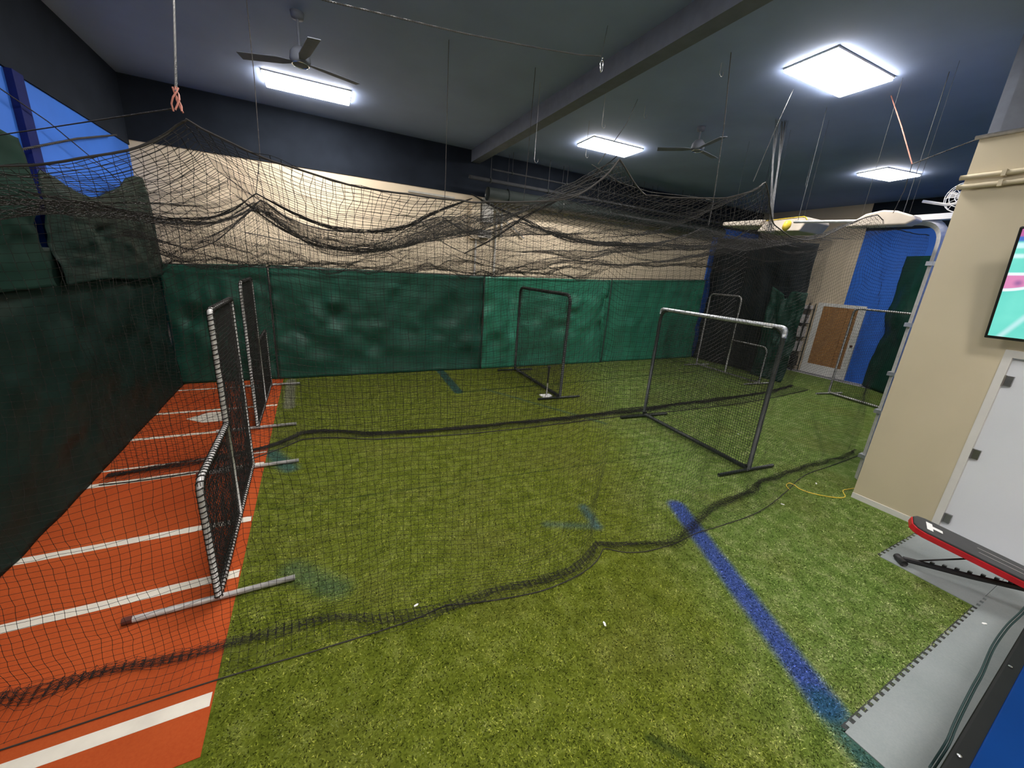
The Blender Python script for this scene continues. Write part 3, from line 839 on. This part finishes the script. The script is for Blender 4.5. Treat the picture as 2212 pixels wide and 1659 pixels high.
hanging('thin cord carrying the long sagging cord up to the ceiling at its silver clip', [(2.31, 3.2, 4.30), (3.0, 4.1, ZC)], .002, 'rope_black')
hanging('thin cord carrying the left end of the long sagging cord', [(-.30, 3.3, 4.05), (-.5, 3.4, ZC)], .002, 'rope_black')
hanging('twisted cord dropping steeply left of the big square light to the navy curtain', [(4.47, 3.69, ZC), (4.35, 3.5, 4.30), (4.42, 3.5, 3.50), (4.42, 3.5, 3.22)], .0055)
hanging('thin cord from the big square light down to the peak of the front net', [(5.89, 3.77, ZC), (4.7, 3.1, 4.26), (3.49, 2.4, 3.40)], .003)
cr = hanging('orange flecked cord from the big square light to the net above the tan wall', [(7.03, 3.16, ZC), (6.65, 2.78, 4.55), (6.23, 2.4, 4.0)], .0055, 'rope_red')
hanging('cord running from the orange flecked cord to the top of the tan wall', [(6.23, 2.4, 4.0), (6.12, 2.05, 4.07), (6.06, 1.80, 4.12)], .006, 'rope_black')
hanging('short cord dropping from the orange flecked cord to the net peak', [(6.23, 2.4, 4.0), (6.30, 2.42, 3.75), (6.33, 2.47, 3.5)], .004, 'rope_black')
hanging('cord hanging from the middle light to the bight of the front net', [(4.5, 5.2, ZC), (3.1, 3.7, 4.1), (1.88, 2.5, 3.28)], .003, 'rope_black')
hanging('dashed pale cord swagged behind the middle light towards the right', [(1.9, 2.6, 3.30), (2.35, 2.8, 3.28), (2.9, 3.0, 3.31), (3.6, 3.1, 3.38), (4.42, 3.5, 3.5)], .003)
hanging('thin cord dropping to the first peak of the second net', [(-.47, 5.3, 3.13), (-.40, 5.3, 3.50), (-.38, 5.3, 4.2), (-.38, 5.3, ZC)], .004, 'rope_black')
hanging('thin cord dropping to the second peak of the second net', [(1.62, 5.35, 3.17), (1.63, 5.35, 3.6), (1.64, 5.35, ZC)], .004, 'rope_black')
hanging('thin cord dropping to the knot under the black pipes', [(2.75, 5.3, 3.24), (2.78, 5.3, 3.9), (2.8, 5.3, ZC)], .004, 'rope_black')
hanging('thin cord dropping to the second net over the navy curtain', [(8.21, 5.4, 3.86), (8.25, 5.4, ZC)], .004, 'rope_black')
hanging('rope from the left wall to the first hanging point of the front net', [(-2.5, 4.6, 3.02), (-1.9, 4.0, 3.05), (-1.2, 3.2, 3.06), (-.47, 2.42, 3.09)], .003, 'rope_black')
hanging('black line along the left blue wall sloping down towards the corner', [(-2.5, 5.3, 3.9), (-2.44, 6.6, 3.72), (-2.42, 8.4, 3.35), (-2.4, 9.0, 3.3)], .006, 'rope_black')
hanging('thick black line across the left blue wall above the sagging tarp', [(-2.46, 5.2, 3.22), (-2.44, 5.9, 3.30), (-2.44, 7.2, 3.70), (-2.44, 8.5, 4.05)], .011, 'rope_black')
def hook(p, label, L=.12):
    p = np.array(p)
    pts = [p + (0, 0, ZC - p[2]), p + (0, 0, .04), p, p + (.03, 0, -.03), p + (.06, 0, -.01), p + (.06, 0, .03)]
    o = MB().tube(fillet(pts, .02), .0035, 7).build('ceiling_hook', M['hinge'], smooth=True)
    tag(o, label, 'hook', 'steel hooks hanging from the ceiling')
hook((3.05, 5.6, 4.10), 'steel hook hanging above the end of the black pipes')
hook((3.9, 5.2, 4.62), 'small steel hook left of the middle light')
hook((4.75, 5.3, 4.95), 'short steel hook above the middle light')
hook((4.45, 6.3, 4.55), 'steel hook below the middle light')
hook((4.58, 3.89, 4.98), 'small steel hook left of the big square light')
hook((8.9, 5.0, 4.55), 'steel hook left of the far bright light')

# ------------------------------------------------------------------ L-screens and square screens
def bars(p, q, r, mat, name, par, lace=True):
    o = MB().tube([p, q], r, 12).build(name, mat, par, smooth=True)
    return o
def net_rect(mb, s0, s1, z0, z1, yoff, cell=.036, r=.0024, seed=1):
    n = max(2, int((s1 - s0) / cell) + 1); m = max(2, int((z1 - z0) / cell) + 1)
    S, Z = np.meshgrid(np.linspace(s0, s1, n), np.linspace(z0, z1, m), indexing='ij')
    e = np.sin((S - s0) / (s1 - s0) * pi) * np.sin((Z - z0) / (z1 - z0) * pi)
    Y = yoff * (.25 + .75 * e) + smooth_noise(n, m, 3, .006, seed) * e
    P = np.stack([S + smooth_noise(n, m, 3, .004, seed + 1) * e, Y, Z + smooth_noise(n, m, 3, .004, seed + 2) * e], -1)
    mb.strands(P, r).strands(P.transpose(1, 0, 2).copy(), r)

def screen(name, label, A, B, W, Hh, notch=None, notch_h=1.0, pipe='grey_pipe', foot_len=.95, cap=False, r=.021, corner=.10, lace='net', group=None,
           foot_off=0.0, top_mat=None, double=True, feet=(True, True), seed=5, foot_mat=None):
    """frame stands in the plane from A to B (floor points); notch = where the low half starts ('start' or 'end')"""
    A = np.array(A, float); B = np.array(B, float)
    ang = math.atan2(B[1] - A[1], B[0] - A[0])
    t = empty(name, (A[0], A[1], 0), ang, label, 'net screen', group)
    zb = .055
    if notch == 'start':
        pts = [(0, 0, zb), (0, 0, notch_h), (W / 2, 0, notch_h), (W / 2, 0, Hh), (W, 0, Hh), (W, 0, zb)]
        rr = [0, corner, .04, corner * .5, corner * .6, 0]; mid = W / 2
    elif notch == 'end':
        pts = [(0, 0, zb), (0, 0, Hh), (W / 2, 0, Hh), (W / 2, 0, notch_h), (W, 0, notch_h), (W, 0, zb)]
        rr = [0, corner, corner, .04, corner, 0]; mid = W / 2
    else:
        pts = [(0, 0, zb), (0, 0, Hh), (W, 0, Hh), (W, 0, zb)]
        rr = [0, corner, corner, 0]; mid = None
    outline = fillet(pts, rr)
    frm = MB().tube(outline, r, 12).build('frame', M[pipe], t, smooth=True)
    bars((0, 0, zb), (W, 0, zb), r, M[pipe], 'bottom_bar', t)
    if mid: bars((mid, 0, zb), (mid, 0, notch_h + (.02 if True else 0)), r, M[pipe], 'middle_post', t)
    if lace:
        lm = MB().tube(helix(outline, r + .003, .042), .0050, 4, caps=False)
        lm.tube(helix([(0, 0, zb), (W, 0, zb)], r + .003, .042), .0050, 4, caps=False)
        for yo in (r * .9, -r * .9): lm.tube(outline + np.array([0, yo, 0]) , .006, 5)
        lm.build('lacing', M[lace], t)
    nb = MB()
    for yo in ((r + .012, -r - .012) if double else (0,)):
        if notch == 'start':
            net_rect(nb, 0, W / 2, zb, notch_h, yo, seed=seed); net_rect(nb, W / 2, W, zb, Hh, yo, seed=seed + 5)
        elif notch == 'end':
            net_rect(nb, 0, W / 2, zb, Hh, yo, seed=seed); net_rect(nb, W / 2, W, zb, notch_h, yo, seed=seed + 5)
        else:
            net_rect(nb, 0, W, zb, Hh, yo, seed=seed)
    nb.build('netting', M['net'], t)
    for k, s in enumerate((.02, W - .02)):
        if not feet[k]: continue
        fm = MB().tube([(s, -foot_len / 2 + foot_off, .029), (s, foot_len / 2 + foot_off, .029)], .022, 12)
        fm.tube([(s, 0, .03), (s, 0, zb + .05)], r * 1.15, 12)
        f = fm.build('foot', M[foot_mat or pipe], t, smooth=True)
        if cap:
            MB().tube([(s, foot_len / 2 + foot_off - .005, .0315), (s, foot_len / 2 + foot_off + .05, .0315)], .026, 12).build('end_cap', M['wood_cap'], f)
    return t
S1 = screen('protective_screen', 'nearest grey stepped net screen standing across the red turf edge', (-.77, 2.95), (-.79, 5.10), 2.15, 2.02, 'start', 1.0, foot_len=.98, cap=True, group='grey stepped net screens')
S2 = screen('protective_screen', 'grey stepped net screen behind the nearest one, tall half towards the camera', (-.86, 6.35), (-.86, 8.65), 2.30, 2.12, 'end', 1.12, foot_len=1.0, r=.019, group='grey stepped net screens', seed=25)
S3 = screen('protective_screen', 'tall dark green rectangular net screen in front of the bright green tarp', (4.66, 8.76), (4.50, 6.36), 2.405, 2.15, None, pipe='black_pipe', foot_len=1.0, r=.030, lace='net', corner=.16, group='rectangular net screens', seed=35, double=False)
S4 = screen('protective_screen', 'widest net screen with silver top bar, behind the front net at right', (5.54, 5.0), (5.35, 2.80), 2.208, 2.05, None, pipe='black_pipe', foot_len=1.1, r=.030, lace=None, corner=.18, group='rectangular net screens', seed=45, double=False)
tb = MB().tube(fillet([(.0, 0, 1.97), (.0, 0, 2.052), (2.208, 0, 2.052), (2.208, 0, 1.93)], .16), .0315, 12).build('top_bar', M['frame_steel'], S4, smooth=True)
MB().box((1.93, -.028, 2.03), (2.05, .028, 2.082)).build('white_sticker', M['white_print'], S4)
S5 = screen('protective_screen', 'far stepped net screen in front of the navy curtain', (11.0, 8.15), (10.75, 5.95), 2.214, 2.28, 'end', 1.03, pipe='grey_pipe', foot_len=1.0, r=.022, corner=.15, group='grey stepped net screens', seed=55, double=False)
S6 = screen('protective_screen', 'net screen half hidden by the tan wall corner, before the white framed boards', (11.90, 4.80), (11.60, 3.30), 1.53, 2.22, None, pipe='grey_pipe', foot_len=.9, r=.022, corner=.14, group='grey stepped net screens', seed=65, double=False)

# ------------------------------------------------------------------ batting tee
t = empty('batting_tee', (4.32, 6.60, .001), 0, 'batting tee with white base standing beside the tall dark net screen', 'batting tee')
MB().poly([(-.12, .1), (-.12, -.05), (0, -.13), (.12, -.05), (.12, .1)], 'z', 0, .022).build('base', M['white_print'], t)
MB().tube([(0, 0, .02), (0, 0, .36)], .013, 10).build('stem', M['grey_pipe'], t)
MB().lathe([(.0, .30), (.017, .30), (.017, .42), (.024, .50), (.026, .62), (.036, .66), (.034, .67), (.0, .67)], 16).build('ball_holder', M['black_rubber'], t, smooth=True)

# ------------------------------------------------------------------ yellow cord on the turf
pts = [(5.43, 2.28, .006), (5.50, 2.36, .006), (5.60, 2.385, .008), (5.62, 2.33, .012), (5.59, 2.24, .006), (5.62, 2.13, .006), (5.70, 2.03, .006), (5.80, 1.95, .006), (5.90, 1.90, .006),
       (5.99, 1.90, .006), (6.07, 1.95, .006), (6.14, 1.99, .006), (6.22, 1.99, .006), (6.40, 1.96, .006)]
o = MB().tube(resample(sagline(pts), .015), .0055, 6).build('extension_cord', M['yellow'], smooth=True)
tag(o, 'thin yellow cord curling on the turf beside the tan wall corner', 'cord')

# ------------------------------------------------------------------ exercise bench
b = empty('exercise_bench', (4.97, .95, 0), 0, 'red and black inclined exercise bench on the grey mats by the white door', 'exercise bench')
def frame_from(L, R, wdir):
    L = np.array(L); R = np.array(R); ax = R - L; ln = np.linalg.norm(ax); ax /= ln
    wv = np.array(wdir, float); wv -= ax * (wv @ ax); wv /= np.linalg.norm(wv); up = np.cross(ax, wv)
    if up[2] < 0: up = -up
    return L, ax, wv, up, ln
L0, ax, wv, up, ln = frame_from((4.985, 1.06, .475), (5.24, .40, .325), (1, .15, 0))
off = np.array([4.97, .95, 0])
def loc(s, wd, h): return tuple(L0 + ax * s + wv * wd + up * h - off)
def slab(mb, outline, h0, h1, inset=0):
    n = len(outline); v = [loc(s, wd, h0) for s, wd in outline] + [loc(s, wd, h1) for s, wd in outline]
    f = [list(range(n)), list(range(n, 2 * n))[::-1]] + [[i, n + i, n + (i + 1) % n, (i + 1) % n] for i in range(n)]
    mb.add(v, f); return mb
hw = .15
def pad_outline(g=0.0, s1=None):
    s1 = ln + .12 if s1 is None else s1
    return [(0 + g, -hw * .45), (.03 + g, -hw * .8), (.09 + g, -hw + g), (s1 - g, -hw + g), (s1 - g, hw - g), (.09 + g, hw - g), (.03 + g, hw * .8), (0 + g, hw * .45)]
p1 = slab(MB(), pad_outline(), -.045, .010).build('pad_side', M['red_vinyl'], b); bevel(p1, .006, 2)
p2 = slab(MB(), pad_outline(.008), .006, .026).build('pad_top', M['pad_vinyl'], b); bevel(p2, .008, 2)
# white block mark printed on the pad
mk = MB()
mk.add([loc(s, wd, .0275) for s, wd in [(.10, -.075), (.145, -.075), (.145, -.02), (.215, -.02), (.215, .03), (.145, .03), (.145, .075), (.10, .075)]], [list(range(8))])
mk.build('white_mark', M['white_print'], b)
for wd in (-.04, .04):
    MB().tube([loc(.45, wd, .0275), loc(ln + .1, wd, .0275)], .002, 6).build('stitching', M['grey_pipe'], b)
rel = lambda x, y, z: (x - off[0], y - off[1], z - off[2])
MB().tube([rel(4.965, .985, .037), rel(5.05, 1.07, .037)], .030, 14).build('foot_roller', M['black_rubber'], b, smooth=True)
leg = MB().tube([rel(5.03, 1.02, .05), rel(5.20, .62, .12), rel(5.40, .22, .20)], .026, 8)
rng2 = np.random.default_rng(3)
for k in range(9):
    s = .18 + k * .075
    x = 5.03 + .37 * s / .85; y = 1.02 - .8 * s / .85; z = .05 + .15 * s / .85
    leg.box((x - off[0] - .012, y - off[1] - .015, z + .01), (x - off[0] + .012, y - off[1] + .012, z + .038))
leg.build('adjustment_rail', M['black_plastic'], b)
MB().tube([rel(5.07, .93, .085), rel(5.19, .58, .36)], .008, 8).build('support_strut', M['black_plastic'], b, smooth=True)
MB().tube([rel(5.28, .28, .30), rel(5.44, .26, .30), rel(5.44, .10, .16), rel(5.44, .02, .03)], .024, 10).build('rear_leg', M['red_vinyl'], b, smooth=True)
MB().tube([rel(5.30, .02, .028), rel(5.62, .04, .028)], .026, 12).build('rear_foot', M['black_rubber'], b, smooth=True)

# ------------------------------------------------------------------ blue table with black rim, cable draped along it
tt = empty('padded_table', (3.2, -.25, 0), 0, 'royal blue padded table with black riveted rim at the lower right', 'table')
ro = lambda x, y, z: (x - 3.2, y + .25, z)
ang_t = math.atan2(.06, 1.43)
Rt = Matrix.Translation((2.04 - 3.2, .11 + .25, 0)) @ Matrix.Rotation(ang_t, 4, 'Z')
o = MB().box((-.9, -.70, .66), (2.6, .0, .775), Rt).build('rim', M['black_vinyl'], tt); bevel(o, .012, 2)
o = MB().box((-.85, -.65, .77), (2.55, -.055, .785), Rt).build('padded_top', M['blue_vinyl'], tt); bevel(o, .006, 2)
for x in (-.5, .13, .95, 1.9):
    q = MB().lathe([(.0, .779), (.008, .779), (.0075, .783), (.0, .785)], 12).build('rivet', M['silver'], tt)
    q.matrix_local = Rt @ Matrix.Translation((x, -.024, -.002))
for x, y in ((-.8, -.62), (2.5, -.62), (-.8, -.08), (2.5, -.08)):
    MB().box((x - .03, y - .03, .007), (x + .03, y + .03, .665), Rt).build('leg', M['black_plastic'], tt)
cp = [(2.20, .135, .60), (2.25, .133, .73), (2.33, .142, .752), (2.46, .153, .75), (2.69, .170, .75), (2.85, .180, .75), (3.13, .205, .75), (3.42, .215, .75), (3.68, .21, .755), (4.0, .215, .77)]
cb = MB()
for dd in (-.005, .005):
    cb.tube(resample(sagline([(x, y + dd, z + dd) for x, y, z in cp]), .03), .0042, 7)
o = cb.build('table_cable', M['cord'], smooth=True)
tag(o, 'dark twin cable draped along the black rim of the blue table', 'cable')
# ------------------------------------------------------------------ television
TX, TY, TZ = 5.86, 1.27, 2.20
tilt = math.atan2(.25, .99)
tv = empty('television', (TX, TY, TZ), 0, 'flat television showing a green playing field, tilted forward on the tan wall', 'television')
tv.rotation_euler = Matrix.Rotation(-pi / 2, 3, 'Z').to_euler()
tv.matrix_world = Matrix.Translation((TX, TY, TZ)) @ Matrix.Rotation(-tilt, 4, 'Y') @ Matrix.Rotation(-pi / 2, 4, 'Z')
W_, H_ = 1.78, 1.02
o = MB().box((0, .0, 0), (W_, .05, H_)).build('case', M['black_plastic'], tv); bevel(o, .008, 2)
MB().box((.022, -.003, .03), (W_ - .022, .002, H_ - .018)).build('screen', M['tv'], tv)
MB().box((.7, .05, .35), (1.1, .12, .75)).build('wall_bracket', M['black_plastic'], tv)
arm = MB().box((XR - .16, TY - .98, TZ + .40), (XR - .003, TY - .80, TZ + .62)).build('bracket_arm', M['black_plastic'], tv)
arm.matrix_parent_inverse = tv.matrix_world.inverted()

# ------------------------------------------------------------------ overhead door track, pads, wall fan by the storage wall
tk = empty('door_track', (6.8, 2.09, 0), 0, 'pale steel door track curving from overhead rail down beside the tan wall', 'door track')
def track(mb, pts, wd=.035, dp=.05):
    P = resample(fillet(pts, [0] + [.30] * (len(pts) - 2) + [0], 10), .04)
    mb.tube(P, wd, 4)
    return mb
rt = lambda x, y, z: (x - 6.8, y - 2.09, z)
track(MB(), [rt(6.8, 2.08, .0), rt(6.8, 2.10, 3.46), rt(6.8, 2.75, 3.46)], .052).build('curved_rail', M['grey_pipe'], tk)
MB().tube([rt(6.8, 2.60, 3.475), rt(6.8, 3.85, 3.555)], .022, 6).build('overhead_rail', M['frame_steel'], tk)
o = MB().box(rt(6.74, 1.90, 3.455), rt(6.86, 2.42, 3.52)).build('white_header', M['trim_white'], tk)
for z in (.35, 1.02, 1.55, 2.2, 2.95):
    MB().box(rt(6.75, 1.92 if z > 2.9 else 2.04, z - .025), rt(6.85, 2.16, z + .025)).build('bracket', M['frame_steel'], tk)
MB().tube([rt(6.8, 2.55, 3.47), rt(6.8, 2.55, ZC)], .004, 6).build('hanger_strap', M['dark_rod'], tk)
MB().tube([rt(6.8, 3.80, 3.56), rt(6.8, 3.80, ZC)], .004, 6).build('hanger_strap', M['dark_rod'], tk)
yb_ = MB().lathe([(.0, 0), (.06, 0), (.085, .02), (.075, .05), (.0, .06)], 18)
o = yb_.build('yellow_bumper', M['yellow'], tk, smooth=True)
o.matrix_local = Matrix.Translation(rt(6.8, 3.92, 3.50)) @ Matrix.Rotation(-1.3, 4, 'X')

def pad(label, pts, x0, x1, mat='beige_vinyl', piping=True):
    o = MB().poly(pts, 'x', x0, x1).build('beige_pad', M[mat])
    bevel(o, .02, 3)
    tag(o, label, 'pad', 'beige pads slung under the ceiling at right')
    if piping:
        mb = MB(); top = sorted(pts, key=lambda p: p[0])
        k = [(x0 - .004, y, z) for y, z in pts]
        twisted(mb, resample([k[1], k[2], k[3]] if len(k) > 4 else [k[1], k[2]], .05), .007, .07)
        mb.build('yellow_piping', M['yellow'], o)
    for y in (min(p[0] for p in pts) + .12, max(p[0] for p in pts) - .12):
        MB().tube([(x0 + .1, y, max(p[1] for p in pts) - .04), (x0 + .1, y, ZC)], .0018, 5).build('hanger_cord', M['rope_black'], o)
pad('beige pad with a humped top hanging beside the steel track', [(3.01, 3.39), (2.97, 3.43), (2.81, 3.54), (2.64, 3.57), (2.50, 3.55), (2.33, 3.48), (2.29, 3.43), (2.38, 3.38)], 6.48, 6.70, piping=False)
pad('beige pad with yellow piping and end at the steel rail', [(4.68, 3.50), (4.55, 3.67), (3.92, 3.69), (3.88, 3.63), (3.97, 3.47)], 7.2, 7.9)
pad('slim beige pad farthest left of the beige pads', [(5.39, 3.64), (5.39, 3.71), (4.62, 3.70), (4.66, 3.60)], 7.2, 7.9, piping=False)

wf = empty('wall_fan', (6.8, 2.05, 3.64), 0, 'round white wall fan half hidden behind the top of the tan wall', 'fan')
g = MB(); a = np.linspace(0, 2 * pi, 29)[:-1]
for rr_, xo in ((.16, 0), (.11, -.03), (.06, -.045), (.16, .05)):
    g.tube(np.stack([xo + 0 * a, rr_ * np.cos(a), rr_ * np.sin(a) + .05], 1), .004, 6, closed=True)
for k in range(14):
    c_, s_ = math.cos(k * pi / 7), math.sin(k * pi / 7)
    g.tube([(-.048, .03 * c_, .03 * s_ + .05), (-.03, .11 * c_, .11 * s_ + .05), (0, .16 * c_, .16 * s_ + .05), (.05, .16 * c_, .16 * s_ + .05)], .0025, 5)
g.build('guard', M['trim_white'], wf)
hb = MB().tube([(-.04, 0, .05), (.12, 0, .05)], .04, 14).build('motor', M['trim_white'], wf)
bl = MB()
for k in range(3):
    c_, s_ = math.cos(k * 2.09 + .4), math.sin(k * 2.09 + .4)
    bl.add([(-.01, .03 * c_ - .02 * s_, .05 + .03 * s_ + .02 * c_), (.01, .03 * c_ + .02 * s_, .05 + .03 * s_ - .02 * c_), (.012, .14 * c_ + .05 * s_, .05 + .14 * s_ - .05 * c_), (-.012, .14 * c_ - .03 * s_, .05 + .14 * s_ + .03 * c_)], [[0, 1, 2, 3]])
bl.build('blades', M['grey_pipe'], wf)
MB().tube([(.0, .35, .045), (.0, .12, -.02), (.0, -.04, -.01)], .016, 8).build('mounting_arm', M['grey_pipe'], wf, smooth=True)
MB().tube([(.12, 0, .05), (.12, -.18, .05)], .015, 8).build('wall_mount', M['grey_pipe'], wf)

# ------------------------------------------------------------------ end of the hall: white framed board doors, shelf rack with boxes
dx = XE
dd = empty('door_2', (dx - .04, 6.1, 0)); dd['kind'] = 'structure'
fr = lambda x, y, z: (x - (dx - .04), y - 6.1, z)
y0, y1 = 5.55, 6.80
MB().box(fr(dx - .06, y1 - .16, .0), fr(dx, y1, 2.24)).box(fr(dx - .06, y0, .0), fr(dx, y0 + .17, 2.24)).box(fr(dx - .06, y0 + .17, 2.14), fr(dx, y1 - .16, 2.24)).box(fr(dx - .06, y0 + .17, .0), fr(dx, y1 - .16, .30)).build('door_frame', M['trim_white'], dd)
MB().box(fr(dx - .05, 5.98, .30), fr(dx - .012, y1 - .16, 2.14)).build('board_panel', M['osb'], dd)
MB().box(fr(dx - .055, y0 + .17, .30), fr(dx - .012, 5.97, 2.14)).build('board_panel', M['osb'], dd)
MB().lathe([(0, 0), (.03, 0), (.03, .03), (0, .045)], 12).build('door_knob', M['wood_cap'], dd).matrix_local = Matrix.Translation(fr(dx - .06, y0 + .07, 1.05)) @ Matrix.Rotation(-pi / 2, 4, 'Y')
o = MB().tube([(dx - .35, 4.95, 0.02), (dx - .35, 7.2, 0.02)], .015, 6).build('floor_strip', M['silver'])
tag(o, 'thin metal strip on the floor before the white framed boards', 'strip')

sh = empty('shelving_rack', (dx - .45, 6.86, 0), 0, 'black wire shelving rack loaded with boxes beside the white framed boards', 'shelving')
for yy in (0, .62):
    for xx in (0, .38):
        MB().tube([(xx, yy, 0), (xx, yy, 2.2)], .015, 8).build('post', M['black_pipe'], sh)
levels = (.15, .62, 1.10, 1.55, 2.0)
for z in levels:
    m_ = MB().tube([(0, 0, z), (.38, 0, z), (.38, .62, z), (0, .62, z)], .009, 6, closed=True)
    for k in range(9): m_.tube([(0, .06 * k + .07, z), (.38, .06 * k + .07, z)], .003, 5)
    m_.build('shelf', M['black_pipe'], sh)
bx = [(.15, .05, .28, .30, 'black_plastic', 'dark bin on the lowest rack shelf, near the boards'), (.15, .36, .22, .26, 'box_grey', 'grey box on the lowest rack shelf, left side'),
      (.62, .04, .27, .33, 'cardboard', 'white box with a pink strap on the second rack shelf'), (.62, .34, .22, .30, 'pink_box', 'pinkish box on the second rack shelf'),
      (1.10, .04, .27, .34, 'cardboard', 'white box on the middle rack shelf'), (1.10, .34, .23, .25, 'box_grey', 'grey box on the middle rack shelf'),
      (1.55, .05, .25, .27, 'cardboard', 'small white box on the fourth rack shelf'), (1.55, .35, .2, .3, 'pink_box', 'pinkish box on the fourth rack shelf'),
      (2.0, .03, .56, .12, 'cardboard', 'flat white box lying on top of the rack')]
for z, yy, wy, hz, mt, lab in bx:
    x_, y_, z_ = dx - .45 + .05, 6.86 + yy, z + .01
    o = MB().box((0, 0, 0), (.28, wy, hz)).build('storage_box', M[mt]); o.location = (x_, y_, z_); bevel(o, .006, 1)
    MB().box((-.004, wy * .42, .01), (-.001, wy * .52, hz - .01)).build('packing_tape', M['pink_box' if mt == 'cardboard' else 'box_grey'], o)
    tag(o, lab, 'box', 'boxes on the wire rack')

# ------------------------------------------------------------------ electrical gear and black pipes on the back wall
eb = empty('electrical_panel', (3.72, YB, 2.3), 0, 'beige conduits and junction boxes on the cream wall under the black pipes', 'electrical box')
er = lambda x, y, z: (x - 3.72, y - YB, z - 2.3)
MB().box(er(3.70, 9.14, 3.60), er(3.98, YB - .004, 4.12)).build('junction_box', M['box_grey'], eb)
MB().box(er(3.45, 9.18, 3.20), er(3.66, YB - .004, 4.10)).build('cabinet', M['cream'], eb)
MB().box(er(3.62, 9.12, 3.25), er(3.95, YB - .004, 3.42)).build('junction_box', M['box_grey'], eb)
for x, z0_, z1_ in ((4.12, 2.30, 4.05), (3.60, 2.30, 4.14), (4.26, 3.3, 4.10)):
    MB().tube([er(x, 9.262, z0_), er(x, 9.262, z1_)], .025, 10).build('conduit', M['box_grey'], eb, smooth=True)
MB().tube(fillet([er(3.98, 9.24, 3.98), er(4.35, 9.24, 3.70), er(4.9, 9.24, 3.35)], .1), .02, 8).build('conduit', M['box_grey'], eb, smooth=True)
o = MB().box((2.0, YB - .03, 4.02), (3.05, YB - .002, 4.06)).build('wall_batten', M['box_grey'])
tag(o, 'thin horizontal batten on the cream wall near its black top', 'batten')
def duct(z, y, r, x0, x1, lab, mat='black_pipe'):
    o = MB().tube([(x0, y, z), (x1, y, z)], r, 16).build('black_duct', M[mat], smooth=True)
    tag(o, lab, 'duct', 'black pipes under the ceiling at the back wall')
    for x in np.arange(x0 + .5, x1, 1.5):
        MB().tube([(x, y, z + r * .8), (x, y, ZC)], .006, 6).build('hanger_rod', M['dark_rod'], o)
        a = np.linspace(0, 2 * pi, 17)[:-1]
        MB().tube(np.stack([x + 0 * a, y + (r + .006) * np.cos(a), z + (r + .006) * np.sin(a)], 1), .012, 6, closed=True).build('hanger_clamp', M['black_pipe'], o)
duct(4.18, 8.95, .15, 3.72, 12.0, 'thick black duct along the top of the back wall, starting above the junction boxes')
duct(4.42, 8.75, .04, 3.2, 12.0, 'slim shiny pipe above the thick black duct', 'black_gloss')
duct(4.66, 8.8, .02, 3.75, 12.0, 'thinnest pipe, highest above the black duct', 'black_gloss')

# ------------------------------------------------------------------ ceiling fans
def ceiling_fan(x, y, z, rz, label, R=.66, angs=(.0, 2.09, 4.19)):
    f = empty('ceiling_fan', (x, y, z), rz, label, 'fan', 'dark ceiling fans')
    MB().tube([(0, 0, .06), (0, 0, ZC - z)], .014, 8).build('down_rod', M['beam'], f)
    MB().lathe([(0, ZC - z), (.07, ZC - z), (.06, ZC - z - .06), (.0, ZC - z - .07)], 20).build('canopy', M['beam'], f, smooth=True)
    MB().lathe([(0, .14), (.06, .14), (.10, .09), (.11, .02), (.09, -.02), (0, -.02)], 24).build('motor', M['beam'], f, smooth=True)
    a = np.linspace(0, 2 * pi, 33)[:-1]
    MB().tube(np.stack([.085 * np.cos(a), .085 * np.sin(a), -.022 + 0 * a], 1), .006, 8, closed=True).build('chrome_ring', M['silver'], f)
    bl0 = None
    for k, an in enumerate(angs):
        m_ = MB().add([(.10, -.03, .0), (.10, .03, .006), (.22, .06, .012), (R, .075, .014), (R, -.05, -.004), (.22, -.055, -.004)], [[0, 1, 2, 3, 4, 5]])
        o = m_.build('blade', M['beam'], f); o.rotation_euler = (0, 0, an)
        s = o.modifiers.new('thickness', 'SOLIDIFY'); s.thickness = .008
    return f
ceiling_fan(.05, 5.82, 4.62, 0, 'dark ceiling fan just behind the long thin light at left', angs=(.28, 2.72, 4.9))
ceiling_fan(6.1, 5.35, 4.75, .3, 'dark ceiling fan at right of the middle light', angs=(-.1, 2.1, 4.1))

# ------------------------------------------------------------------ light panels
def light(x, y, label, rz=0.0, LX=1.20, LY=.56):
    f = empty('light_panel', (x, y, ZC), rz, label, 'ceiling light', 'flat ceiling light panels')
    z0, z1 = -.045, .0
    MB().box((-LX/2 - .012, -LY/2 - .012, z1 - .02), (LX/2 + .012, LY/2 + .012, z1)).build('frame', M['trim_white'], f)
    MB().box((-LX/2, -LY/2, z0), (LX/2, LY/2, z1 - .02)).build('diffuser', M['panel_light'], f)
    return f
light(.16, 7.93, 'long thin light panel at upper left below the dark fan', -.03)
light(5.87, 3.24, 'big square looking light panel at upper right, nearest to the camera', -.04)
light(5.60, 7.10, 'middle light panel above the black pipes', -.04)
light(11.25, 4.68, 'far bright light panel above the beige pads', -.2, LX=1.0)
light(.13, 3.7, 'light panel on the ceiling over the front net, out of view', 0)
light(.10, -.4, 'light panel on the ceiling above the camera, out of view', 0)
light(3.0, -.5, 'added light panel above the foam mats, out of view, brightening the tan wall', 0)  # unseen panel added to brighten the tan wall and white door
